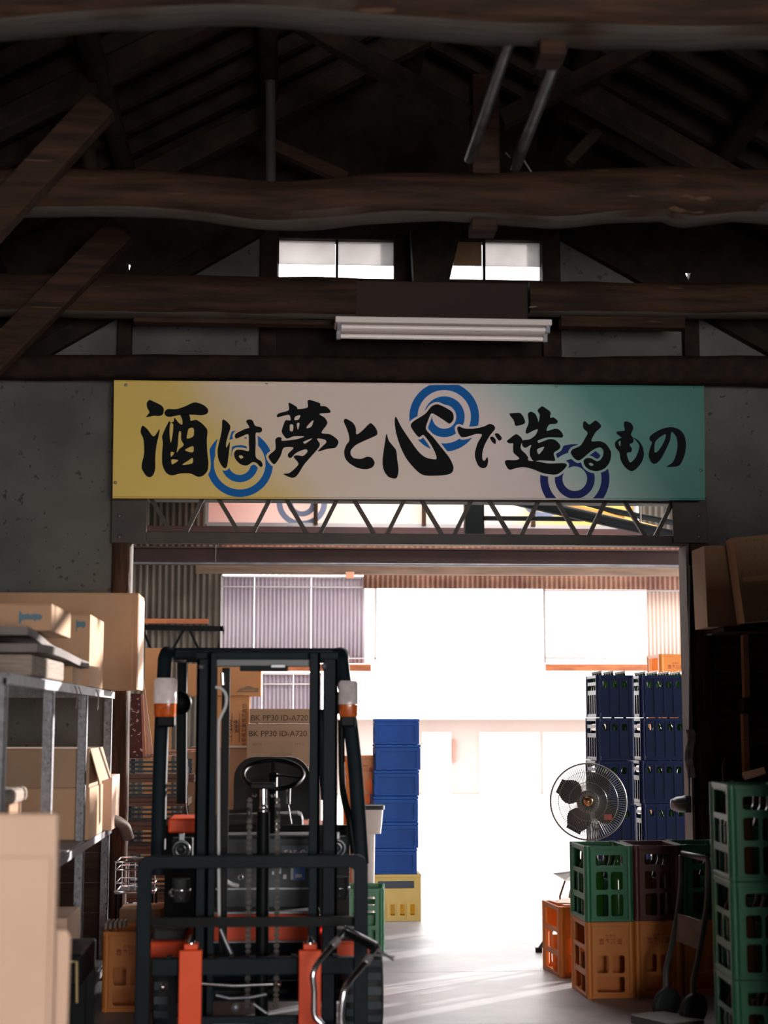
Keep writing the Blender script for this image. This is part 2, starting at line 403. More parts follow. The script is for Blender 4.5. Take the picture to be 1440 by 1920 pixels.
# side walls, wall behind the photographer with its loading door, an added wall out of frame to shade the right side
structure(MB().box(XL-0.15, XL, -6, YW, 0, roof_z(XL)+0.1).build('wall_left', plaster))
structure(MB().box(XR, XR+0.15, -6, YW, 0, roof_z(XR)+0.1).build('wall_right', plaster))
structure(MB().plate([(XL, 0), (XR, 0), (XR, roof_z(XR)), (RX, RZ), (XL, roof_z(XL))], [rect(0.4, 0.02, 3.9, 3.0)], 0.15, (0, -6.0, 0)).build('wall_back', plaster))
structure(MB().box(1.90, XR, 5.2, 5.34, 0, 2.45).build('wall_added_shade', plaster))

# end wall: plaster gable with the doorway and two high windows cut out
W1 = (at(520, 444, YW), at(742, 528, YW)); W2 = (at(824, 446, YW), at(1018, 531, YW))
CH1, CH2 = ((1282, 513), (1294, 512), (1289, 528)), ((241, 496), (246, 498), (243, 510))     # chinks in the gable boarding
def chink(c): return [(at(x, y, YW).x, at(x, y, YW).z) for x, y in c]
def wrect(w): return rect(w[0].x, w[1].z, w[1].x, w[0].z)
we = structure(MB().plate([(XL, 0), (DX0, 0), (DX0, DZ), (DX1, DZ), (DX1, 0), (XR, 0), (XR, roof_z(XR)), (RX, RZ), (XL, roof_z(XL))],
               [wrect(W1), wrect(W2), chink(((1278, 488), (1298, 488), (1298, 530), (1278, 530))), chink(((238, 472), (250, 472), (250, 512), (238, 512)))], 0.14, (0, YW, 0)).build('wall_end', plaster))
# dark boarding above the sloping plaster line, and between the studs under the windows
def gl(px, py): p = at(px, py, YW-0.02); return (p.x, p.z)
gL0, gL1, gR1, gR0 = gl(20, 694), gl(490, 428), gl(1052, 436), gl(1470, 668)
MB().plate([(XL+.02, roof_z(XL)+0.02), gL0, gL1, (gL1[0], roof_z(gL1[0])+0.02)], [chink(CH2)], 0.03, (0, YW-0.03, 0)).build('gable_board', rafter_wood, we)
MB().plate([gR1, gR0, (XR-.02, roof_z(XR)+0.02), (gR1[0], roof_z(gR1[0])+0.02)], [chink(CH1)], 0.03, (0, YW-0.03, 0)).build('gable_board', rafter_wood, we)
MB().plate([gl(490, 445), (gl(490, 445)[0], roof_z(gL1[0])+0.02), (RX, RZ+0.02), (gl(1052, 445)[0], roof_z(gR1[0])+0.02), gl(1052, 445)], (), 0.03, (0, YW-0.03, 0)).build('gable_board', rafter_wood, we)
mb = MB(); bpx(mb, 505, 530, 1045, 690, YW-0.02, 0.02); mb.build('gable_board', rafter_wood, we)
mb = MB(); bpx(mb, 742, 440, 824, 535, YW-0.03, 0.03); mb.build('gable_board', rafter_wood, we)
for a in ((488, 430, 520, 690), (1018, 436, 1052, 690), (220, 590, 246, 690), (1284, 590, 1312, 690)):
    mb = MB(); bpx(mb, *a, YW-0.08, 0.08); mb.build('stud', dark_wood, we, bevel=0.006)
# sloping timbers along the plaster line
for a, b in ((gL0, gL1), (gR1, gR0)):
    MB().bar((a[0], YW-0.06, a[1]), (b[0], YW-0.06, b[1]), 0.07, 0.11).build('gable_rafter', rafter_wood, we, bevel=0.006)
# plank wainscot beside the doorway
z = 0.02; k = 0
px1 = at(1336, 1300, YW).x; zt = at(1390, 1168, YW).z
while z < zt:
    h = min([0.17, 0.13, 0.20, 0.15][k % 4], zt-z); k += 1
    MB().box(px1, XR-0.02, YW-0.025-0.004*(k % 3), YW-0.001, z, z+h-0.008).build('plank', plank_wood, we, bevel=0.003); z += h
# the same boarding on the other side, mostly hidden by the shelving
z = 0.02
while z < 1.2:
    MB().box(XL+0.02, at(205, 1500, YW).x, YW-0.03, YW-0.001, z, z+0.17).build('plank', plank_wood, we, bevel=0.003); z += 0.178

# windows
def window(n, w, panes, tints):
    fr = structure(MB().plate(rect(w[0].x-0.03, w[1].z-0.03, w[1].x+0.03, w[0].z+0.03), [rect(w[0].x+0.012, w[1].z+0.012, w[1].x-0.012, w[0].z-0.012)], 0.06, (0, YW-0.02, 0)).build('window_%d' % n, dark_wood))
    for i in range(len(panes)-1):
        x0, x1 = panes[i], panes[i+1]
        if i: MB().box(x0-0.008, x0+0.008, YW, YW+0.04, w[1].z, w[0].z).build('mullion', black_steel, fr)
        p = MB().box(x0+0.006, x1-0.006, YW+0.015, YW+0.019, w[1].z+0.01, w[0].z-0.01).build('pane', clear_glass, fr)
        zb = w[1].z+(w[0].z-w[1].z)*0.42
        if tints[i]: MB().box(x0+0.01, x1-0.01, YW+0.05, YW+0.056, zb, w[0].z).build('added_tint_panel', tints[i], fr)  # grey panel stands in for eave shade, brown one for a reflection
    return fr
window(1, W1, [W1[0].x, at(632, 480, YW).x, W1[1].x], (frosted, frosted))
window(2, W2, [W2[0].x, at(908, 480, YW).x, W2[1].x], (card_dark, frosted))

# roof: boarded slopes carried by rafters
cl = structure(MB().add([(XL-.3, -6.2, roof_z(XL-.3)), (RX, -6.2, RZ), (RX, YW+.4, RZ), (XL-.3, YW+.4, roof_z(XL-.3)),
                         (XR+.3, -6.2, roof_z(XR+.3)), (XR+.3, YW+.4, roof_z(XR+.3)),
                         (XL-.3, -6.2, roof_z(XL-.3)+.06), (RX, -6.2, RZ+.06), (RX, YW+.4, RZ+.06), (XL-.3, YW+.4, roof_z(XL-.3)+.06),
                         (XR+.3, -6.2, roof_z(XR+.3)+.06), (XR+.3, YW+.4, roof_z(XR+.3)+.06)],
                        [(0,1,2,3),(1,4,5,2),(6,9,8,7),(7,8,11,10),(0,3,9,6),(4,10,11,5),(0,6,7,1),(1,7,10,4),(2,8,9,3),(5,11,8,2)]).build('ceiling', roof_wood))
y = 4.6
rl = [None, None]
while y < YW-0.1:
    for s in (0, 1):
        x1 = XL+0.05 if s == 0 else XR-0.05
        if rl[s] is None:
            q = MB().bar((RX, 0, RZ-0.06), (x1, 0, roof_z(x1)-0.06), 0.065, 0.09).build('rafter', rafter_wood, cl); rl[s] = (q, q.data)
            q.location = (-WM[cl.name].translation.x*0, y, 0); 
        else:
            q = rl[s][0].copy(); COL.objects.link(q); q.location = (0, y, 0)
    y += 0.36
for x in (RX-2.6, RX-1.75, RX-0.9, RX+0.9, RX+1.75, RX+2.6):     # purlins under the rafters
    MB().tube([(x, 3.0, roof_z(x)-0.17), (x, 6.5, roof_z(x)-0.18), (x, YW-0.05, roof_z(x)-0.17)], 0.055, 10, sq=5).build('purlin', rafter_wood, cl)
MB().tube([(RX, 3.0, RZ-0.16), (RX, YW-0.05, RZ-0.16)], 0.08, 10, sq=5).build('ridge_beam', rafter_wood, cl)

# ---------------------------------------------------------------- tie beams and roof timbers
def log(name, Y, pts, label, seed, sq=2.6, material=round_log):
    P, rr = [], []
    for (px, top, bot) in pts:
        a, b = at(px, top, Y), at(px, bot, Y); P.append((a+b)/2); rr.append((a.z-b.z)/2)
    P3 = curve_pts(P, 8); r3 = []
    for i in range(len(P)-1):
        for j in range(8): r3.append(rr[i]*(1-j/8)+rr[i+1]*j/8)
    r3.append(rr[-1])
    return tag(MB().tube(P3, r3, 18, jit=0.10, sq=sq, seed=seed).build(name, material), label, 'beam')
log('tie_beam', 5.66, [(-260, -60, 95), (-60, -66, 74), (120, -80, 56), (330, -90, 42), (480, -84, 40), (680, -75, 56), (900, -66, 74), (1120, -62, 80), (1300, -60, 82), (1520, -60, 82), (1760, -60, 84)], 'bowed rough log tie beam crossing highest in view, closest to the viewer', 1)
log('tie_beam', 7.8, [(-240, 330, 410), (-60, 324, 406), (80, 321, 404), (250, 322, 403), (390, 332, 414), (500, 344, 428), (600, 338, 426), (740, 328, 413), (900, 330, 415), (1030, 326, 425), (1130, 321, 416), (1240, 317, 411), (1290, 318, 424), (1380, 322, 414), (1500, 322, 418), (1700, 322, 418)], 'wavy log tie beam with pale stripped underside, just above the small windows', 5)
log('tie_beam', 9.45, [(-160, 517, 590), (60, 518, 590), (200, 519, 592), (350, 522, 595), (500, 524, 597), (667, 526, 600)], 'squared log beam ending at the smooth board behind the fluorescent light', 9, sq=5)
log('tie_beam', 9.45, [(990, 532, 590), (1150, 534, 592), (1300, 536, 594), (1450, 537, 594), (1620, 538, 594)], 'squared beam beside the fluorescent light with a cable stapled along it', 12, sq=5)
mb = MB(); bpx(mb, 664, 528, 990, 604, 9.38, 0.22); tag(mb.build('splice_board', mat('smooth_board', (50, 37, 33), (43, 31, 28), scale=2, rough=0.6, spec=0.15), bevel=0.006), 'smooth reddish brown board joining two beams above the fluorescent light', 'board')
mb = MB(); bpx(mb, 1052, 593, 1285, 613, 9.46, 0.1); tag(mb.build('batten', log_wood, bevel=0.005), 'thin wooden batten fixed under the beam beside the fluorescent light', 'batten')
mb = MB(); bpx(mb, 250, 597, 640, 606, 9.46, 0.1); tag(mb.build('batten', log_wood, bevel=0.005), 'thin wooden batten under the squared log beam', 'batten')
log('wall_plate_beam', 9.84, [(-80, 668, 711), (120, 669, 711), (320, 668, 712), (520, 670, 714), (760, 672, 716), (1000, 672, 719), (1250, 671, 721), (1500, 670, 724), (1640, 670, 725)], 'long dark horizontal beam resting just above the printed banner', 20, sq=6, material=dark_wood)

def timber(name, Y, p, q, wpx, label, depth=0.12, material=dark_wood, cat='timber', Yq=None):
    a, b = at(p[0], p[1], Y), at(q[0], q[1], Yq or Y)
    return tag(MB().bar(a, b, depth, wpx*Y/FPX, up=(0, 1, 0) if False else (0, 0, 1)).build(name, material, bevel=0.008), label, cat)
timber('diagonal_brace', 7.55, (-70, 478), (192, 196), 64, 'thick diagonal brace crossing in front of the wavy log beam', 0.11, log_wood, 'brace')
timber('diagonal_brace', 9.2, (-60, 722), (228, 432), 56, 'thick diagonal brace crossing in front of the squared log beam', 0.11, log_wood, 'brace')
timber('principal_rafter', 7.9, (-80, 262), (470, -10), 62, 'heavy sloping rafter running up behind the topmost log beam', 0.14, dark_wood, 'rafter')
timber('principal_rafter', 9.3, (200, 372), (800, 66), 42, 'heavy sloping rafter rising behind the round grey post', 0.12, dark_wood, 'rafter')
timber('principal_rafter', 8.2, (1010, 130), (1390, 350), 46, 'heavy sloping rafter descending behind the two grey ducts', 0.12, dark_wood, 'rafter')
timber('king_post', 7.85, (908, 150), (908, 334), 62, 'short brown king post standing on the wavy log beam', 0.14, log_wood, 'post')
timber('strut', 7.85, (880, 222), (560, 40), 38, 'strut running up from the king post toward the grey post', 0.10, dark_wood, 'strut')
timber('strut', 7.85, (938, 226), (1215, 84), 34, 'strut running up from the king post under the hanging block', 0.10, dark_wood, 'strut')
timber('strut', 9.3, (488, 262), (650, 336), 24, 'short strut between the round grey post and the wavy beam', 0.08, log_wood, 'strut')
timber('strut', 8.5, (1066, 306), (1122, 246), 22, 'short grey strut beside the end of the shorter duct', 0.08, dark_wood, 'strut')
tag(MB().plate([(at(x, y, 9.62).x, at(x, y, 9.62).z) for x, y in ((776, 530), (842, 530), (866, 425), (770, 425))], (), 0.12, (0, 9.62, 0)).build('tapering_post', dark_wood, bevel=0.006), 'dark tapering post between the two small windows', 'post')
tag(MB().tube([at(506, 20, 8.9), at(508, 360, 8.9)], 0.030, 12).build('round_post', mat('grey_pole', (56, 56, 56), (44, 44, 44), scale=5, rough=0.8)), 'slim round grey post rising from the wavy log beam', 'post')
tag(MB().tube([at(150, 210, 8.6), at(176, 335, 8.6)], 0.045, 12).build('round_post', dark_wood), 'short dark round post behind the upper diagonal brace', 'post')
for px, py, Y, w, lab in ((1038, 78, 5.6, 50, 'end of a reddish timber block hanging under the topmost beam'), (909, 414, 7.72, 48, 'end of a reddish timber block hanging under the wavy beam')):
    mb = MB(); bpx(mb, px-w/2, py-6, px+w/2, py+(22 if w == 50 else 16), Y, 0.16); tag(mb.build('hanging_block', log_wood, bevel=0.006), lab, 'block')
for px0, py0, px1_, py1_, lab in ((880, 296, 962, 60, 'longer of two grey round ducts lying over the wavy beam'), (966, 312, 1050, 90, 'shorter grey round duct beside the king post')):
    a = at(px0, py0, 7.75); b = Vector((at(px1_, py1_, 6.3).x, 5.2, a.z+0.02))
    tag(MB().tube([a, b], 0.031, 14).build('duct', zinc_duct), lab, 'duct')
tag(MB().tube(curve_pts([at(948, 286, 7.7), at(962, 298, 7.72), at(976, 290, 7.74), at(985, 305, 7.72), at(1000, 328, 7.72)]), 0.004, 6).build('loose_cable', cable_grey), 'thin loose cable curling beside the king post', 'cable')
tag(MB().tube(curve_pts([at(992, 576, 9.36), at(1060, 570, 9.37), at(1150, 568, 9.37), at(1250, 567, 9.37), at(1345, 570, 9.37), at(1362, 566, 9.36), at(1480, 570, 9.37)]), 0.005, 6).build('stapled_cable', cable_grey), 'pale cable stapled along the squared beam', 'cable')

# fluorescent fitting: white trough, two tubes, four lamp holders
ft = thing('fluorescent_light', at(828, 637, 9.2), 'white twin tube fluorescent light hung under the beam above the banner', 'light')
a, b = at(628, 600, 9.3), at(1030, 603, 9.3); zb = at(828, 614, 9.3).z
MB().box(a.x, b.x, 9.2, 9.40, zb, a.z).build('housing', white_enamel, ft, bevel=0.006)
MB().box(a.x+0.01, b.x-0.01, 9.26, 9.38, zb-0.035, zb).build('reflector', white_enamel, ft, bevel=0.004)
for i, (dy, dz) in enumerate(((9.235, -0.022), (9.33, -0.055))):
    MB().tube([(a.x+0.03, dy, zb+dz), (b.x-0.03, dy, zb+dz)], 0.0145, 12).build('fluorescent_tube', tube_glass, ft)
    for x in (a.x+0.008, b.x-0.036):
        MB().box(x, x+0.028, dy-0.016, dy+0.016, zb+dz-0.02, zb+0.004).build('lamp_holder', grey_steel, ft, bevel=0.003)

# ---------------------------------------------------------------- doorway: posts and the lattice girder
def doorpost(x0, x1, x2, label):
    t = thing('door_post', at((x0+x1)/2, 1500, YW) * 1 - Vector((0, 0, at((x0+x1)/2, 1500, YW).z)), label, 'post')
    a, b = at(x0, 1200, YW-0.07).x, at(x1, 1200, YW-0.07).x
    MB().tube([((a+b)/2, YW, 0), ((a+b)/2+0.01, YW, 1.0), ((a+b)/2-0.005, YW, 1.9), ((a+b)/2, YW, at(700, 1018, YW).z)], [(b-a)/2*1.02, (b-a)/2*.98, (b-a)/2, (b-a)/2*.98], 16, jit=0.06, sq=6).build('timber', post_wood, t)
    if x2: c = at(x2, 1200, YW-0.07).x; MB().box(c-0.008, c+0.008, YW-0.09, YW+0.1, 0.0, at(700, 1022, YW).z).build('edge_strip', grey_board, t)
    return t
doorpost(206, 242, None, 'wooden door post behind the grey shelving')
doorpost(1296, 1338, 1291, 'rough wooden door post beside the tall blue crates')
gd = thing('lattice_girder', at(766, 1020, YW), 'dark steel lattice girder spanning the doorway under the banner', 'girder')
z0, z1 = at(766, 1022, YW).z, at(766, 1002, YW).z; zt0 = at(766, 936, YW).z
MB().box(DX0-0.02, DX1+0.02, YW-0.05, YW+0.05, z0, z1).build('bottom_chord', truss_steel, gd, bevel=0.003)
MB().box(DX0-0.10, DX1+0.10, YW-0.05, YW+0.05, zt0, zt0+0.07).build('top_chord', truss_steel, gd, bevel=0.003)
k = -1
while True:
    xa = 408+126.3*k
    if xa > 1240: break
    for p, q in (((xa, 932), (xa+45, 1008)), ((xa+62, 1008), (xa+100, 932))):
        if p[0] > 268 and q[0] < 1266:
            A, B = at(p[0], p[1], YW), at(q[0], q[1], YW)
            MB().bar(A, B, 0.03, 0.026).build('lattice_bar', truss_steel, gd)
    k += 1
for x0, x1, bx in ((209, 275, 224), (1262, 1326, 1311)):
    mb = MB(); bpx(mb, x0, 932, x1, 1018, YW-0.085, 0.02); g = mb.build('gusset_plate', truss_steel, gd, bevel=0.002)
    for by in (967, 1006):
        MB().lathe([(0, -0.012), (0.010, -0.010), (0.014, 0), (0.014, 0.004)], at(bx, by, YW-0.09), (0, 1, 0), 10).build('bolt', grey_steel, g)

# ================================================================ THE OPEN SHED BEHIND THE DOORWAY
YS = 16.0
SX0, SX1, SZ = -3.6, 5.6, 4.12
cs = structure(MB().plate(rect(SX0, YW+0.14, SX1, YS+0.5), [rect(0.3, 11.0, 3.6, 15.5)], 0.08, (0, 0, SZ), W=(0, 1, 0), T=(0, 0, 1)).build('ceiling_shed', roof_wood))
for k in range(4):          # unseen translucent roof lights, added to brighten the shed floor
    MB().box(0.28+k*0.835, 0.28+(k+1)*0.835-0.01, 10.98, 15.52, SZ+0.085, SZ+0.09).build('added_roof_light', mat('added_roof_light', (244, 240, 238), rough=0.5, trans=0.92), cs)
structure(MB().box(SX0-0.1, SX0, YW+0.14, YS, 0, SZ).build('wall_shed_left', dark_sheet))
structure(MB().box(SX1, SX1+0.1, YW+0.14, 10.9, 0, SZ).build('wall_shed_right', dark_sheet))     # the shed stands open toward the low sun
def corrugated(name, x0, x1, z0, z1, Y, pitch, amp, material, parent=None, label=None, cat='panel'):
    n = max(2, int((x1-x0)/pitch*6)); vs_ = []; fs = []
    for i in range(n+1):
        x = x0+(x1-x0)*i/n; y = Y+amp*math.sin(2*math.pi*(x-x0)/pitch)
        vs_ += [(x, y, z0), (x, y, z1), (x, y+0.002, z0), (x, y+0.002, z1)]
    for i in range(n):
        a = i*4; b = a+4
        fs += [(a, b, b+1, a+1), (a+2, a+3, b+3, b+2), (a, a+2, b+2, b), (a+1, b+1, b+3, a+3)]
    fs += [(0, 1, 3, 2), (n*4, n*4+2, n*4+3, n*4+1)]
    o = MB().add(vs_, fs, True).build(name, material, parent)
    return tag(o, label, cat) if label else o
px = lambda p, y, Y=YS: at(p, y, Y)
zrail = px(700, 1250).z; ztop = px(560, 1080).z
# opaque dark sheets, one above the other end to end
ds = structure(thing('wall_shed_end', (px(330, 1200).x, YS, 0)))
x = SX0
while x < px(416, 1200).x-0.05:
    x2 = min(x+0.75, px(416, 1200).x); corrugated('wall_sheet', x, x2, 0.0, SZ, YS, 0.062, 0.010, dark_sheet, ds); x = x2
corrugated('wall_sheet', px(1300, 1200).x, SX1, 0.0, SZ, YS, 0.062, 0.010, dark_sheet, ds)
# translucent plastic panels in aluminium frames
def light_panel(xa, xb, ya, yb, cuts, mats, label, brace=False):
    n = len(mats)
    a, b = px(xa, (ya+yb)/2), px(xb, (ya+yb)/2); zt, zb = px((xa+xb)/2, ya).z, px((xa+xb)/2, yb).z
    t = thing('plastic_wall_panel', (a.x/2+b.x/2, YS, zb), label, 'panel')
    for i in range(n):
        corrugated('plastic_sheet', a.x+(b.x-a.x)*cuts[i]+0.002, a.x+(b.x-a.x)*cuts[i+1]-0.002, zb, zt, YS-0.04, 0.040, 0.008, mats[i], t)
    for zz in (zt-0.012, zt-0.11, zb+0.05): MB().box(a.x, b.x, YS-0.065, YS-0.052, zz-0.006, zz+0.006).build('frame_rail', alu, t)
    for xx in (a.x, b.x): MB().box(xx-0.012, xx+0.012, YS-0.065, YS-0.04, zb, zt).build('frame_stile', alu, t)
    if brace:
        MB().bar((a.x+0.35*(b.x-a.x), YS-0.07, zb+0.75*(zt-zb)), (b.x-0.1*(b.x-a.x), YS-0.07, zb+0.3*(zt-zb)), 0.012, 0.02).build('cross_brace', truss_steel, t)
        MB().bar((b.x, YS-0.07, zb+0.62*(zt-zb)), (a.x+0.35*(b.x-a.x), YS-0.07, zb), 0.012, 0.02).build('cross_brace', truss_steel, t)
    return t
light_panel(416, 704, 1081, 1244, (0, .21, .58, .93, 1), (plastic_sheet, plastic_sheet, plastic_sheet, plastic_bright), 'wide translucent corrugated panel above the forklift')
light_panel(416, 600, 1262, 1640, (0, .4, .72, 1), (plastic_sheet, plastic_sheet, plastic_sheet), 'lower translucent corrugated panel behind the stacked cartons', brace=True)
light_panel(1019, 1292, 1088, 1244, (0, .42, .70, 1), (plastic_bright, plastic_bright, plastic_clear), 'translucent corrugated panel above the tall blue bottle crates')
for xa, xb, lab in ((416, 696, 'orange brown wooden rail under the wide translucent panel'), (1024, 1292, 'orange brown wooden rail above the tall blue crates')):
    mb = MB(); bpx(mb, xa, 1245, xb, 1258, YS-0.1, 0.09); tag(mb.build('wooden_rail', orange_wood, bevel=0.006), lab, 'rail')
mb = MB(); bpx(mb, 240, 1160, 390, 1169, YS-0.08, 0.06); tag(mb.build('wooden_rail', orange_wood, bevel=0.004), 'bare wooden rail across the dark corrugated sheets', 'rail')
sb = thing('steel_brace', at(330, 1260, YS-0.05), 'dark steel bracing frame standing against the dark corrugated sheets', 'brace')
MB().bar(at(245, 1176, YS-0.05), at(418, 1179, YS-0.05), 0.03, 0.05).build('top_bar', black_steel, sb)
for p, q in (((268, 1180), (300, 1260)), ((345, 1180), (300, 1260)), ((355, 1180), (392, 1260)), ((418, 1180), (400, 1260))):
    MB().bar(at(*p, YS-0.05), at(*q, YS-0.05), 0.02, 0.025).build('brace_bar', black_steel, sb)
# red oxide beams, timber beam, fascia
hb = thing('steel_beam', at(766, 1056, 13.6), 'dark red steel beam crossing the shed just beyond the doorway', 'beam')
a = at(200, 1056, 13.6).z; b = at(200, 1026, 13.6).z
MB().box(SX0, SX1, 13.6, 13.612, a, b).build('web', red_steel, hb)
for zz in (a, b-0.012): MB().box(SX0, SX1, 13.5, 13.72, zz, zz+0.012).build('flange', red_steel, hb)
MB().tube([at(1, 1057, 13.48) if False else (SX0, 13.48, a-0.006), (SX1, 13.48, a-0.006)], 0.010, 8).build('conduit', grey_steel, hb)
mb = MB(); bpx(mb, 180, 989, 1400, 1018, 15.2, 0.15); tag(mb.build('steel_beam', red_steel, bevel=0.004), 'dark red steel beam below the backlit banner', 'beam')
mb = MB(); bpx(mb, 366, 1062, 1400, 1077, 15.4, 0.12); tag(mb.build('timber_beam', mat('weathered', (126, 104, 88), (98, 80, 66), scale=3, stretch=(.6, 5, 5), rough=0.8), bevel=0.006), 'weathered grey timber beam above the shed opening', 'beam')
corrugated('fascia_sheet', px(680, 1090).x, SX1, px(900, 1106).z, px(900, 1056).z, YS-0.12, 0.05, 0.009, rust_sheet, label='rusty corrugated fascia strip above the bright shed opening')
mb = MB(); bpx(mb, 648, 1072, 664, 1084, 15.3, 0.06); tag(mb.build('junction_box', mat('box_pale', (206, 150, 120), rough=0.5), bevel=0.004), 'small pale junction box under the weathered timber beam', 'box')
tag(MB().tube([at(405, 1000, 13.49), at(404, 1056, 13.49)], 0.004, 6).build('pull_cord', cable_grey), 'thin pull cord with a knob hanging in the shed', 'cord')
mb = MB(); q_ = at(872, 970, 14.0); mb.box(q_.x, at(908, 970, 14.0).x, 14.0, 14.12, at(890, 1005, 14.0).z, SZ+0.083); tag(mb.build('shed_post', black_steel), 'short dark post seen through the lattice girder', 'post')
mb = MB(); bpx(mb, 906, 968, 1095, 976, 14.0, 0.05); tag(mb.build('shed_rail', black_steel), 'thin dark rail seen through the lattice girder', 'rail')
for k, (p, q, w, m_, lab) in enumerate((((960, 936), (1260, 1004), 22, black_steel, 'thick black pole lying slanted in the shed roof'),
                      ((1030, 936), (1168, 972), 10, yellow_pole, 'upper yellow pole slanted behind the lattice girder'),
                      ((1080, 944), (1290, 986), 12, black_steel, 'thin black pole slanted behind the lattice girder'),
                      ((1150, 968), (1235, 990), 7, yellow_pole, 'short yellow pole end beside the gusset plate'))):
    A, B = at(*p, 12.2+.2*k), at(*q, 12.6+.2*k)
    if k == 0:
        t = thing('storage_pole', B, lab, 'pole'); MB().tube([A, B], w*12.4/FPX/2, 10).build('pole', m_, t)
        for u in (0.1, 0.8): p_ = A*(1-u)+B*u; MB().tube([p_, Vector((p_.x, p_.y, SZ+0.084))], 0.005, 6).build('hanger_wire', cable_grey, t)
    else: tag(MB().tube([A, B], w*12.4/FPX/2, 10).build('storage_pole', m_), lab, 'pole')

# outside: yard, the building across it
structure(MB().box(-30, 40, YS+0.02, 60, -0.2, -0.01).build('ground', yard_ground))
YB = 34.0
yb = thing('yard_building', (4, YB, 0), 'pale building with a sliding door across the sunlit yard', 'building')
MB().box(-8, 16, YB, YB+5, 0, at(800, 1345, YB).z).build('wall', yard_wall, yb)
mb = MB(); bpx(mb, 560, 1338, 1500, 1348, YB-0.7, 0.9); mb.build('eave', yard_door, yb)
for xa, xb in ((792, 846), (900, 1012), (1020, 1120)):
    mb = MB(); bpx(mb, xa, 1374, xb, 1530, YB-0.05, 0.06); d = mb.build('door_leaf', yard_door, yb)
mb = MB(); bpx(mb, 848, 1386, 854, 1428, YB-0.1, 0.08); mb.build('sign_board', mat('yard_brown', (150, 110, 96), rough=0.8), yb)
corrugated('wall_sheet', px(416, 1050).x, px(680, 1050).x, ztop+0.01, px(560, 1000).z, YS-0.02, 0.062, 0.010, rust_sheet, ds)
corrugated('wall_sheet', px(680, 1050).x, SX1, px(900, 1060).z, px(900, 1000).z, YS-0.02, 0.062, 0.010, rust_sheet, ds)
corrugated('wall_sheet', px(1196, 960).x, SX1, px(1200, 1002).z, SZ, YS-0.02, 0.062, 0.010, dark_sheet, ds)

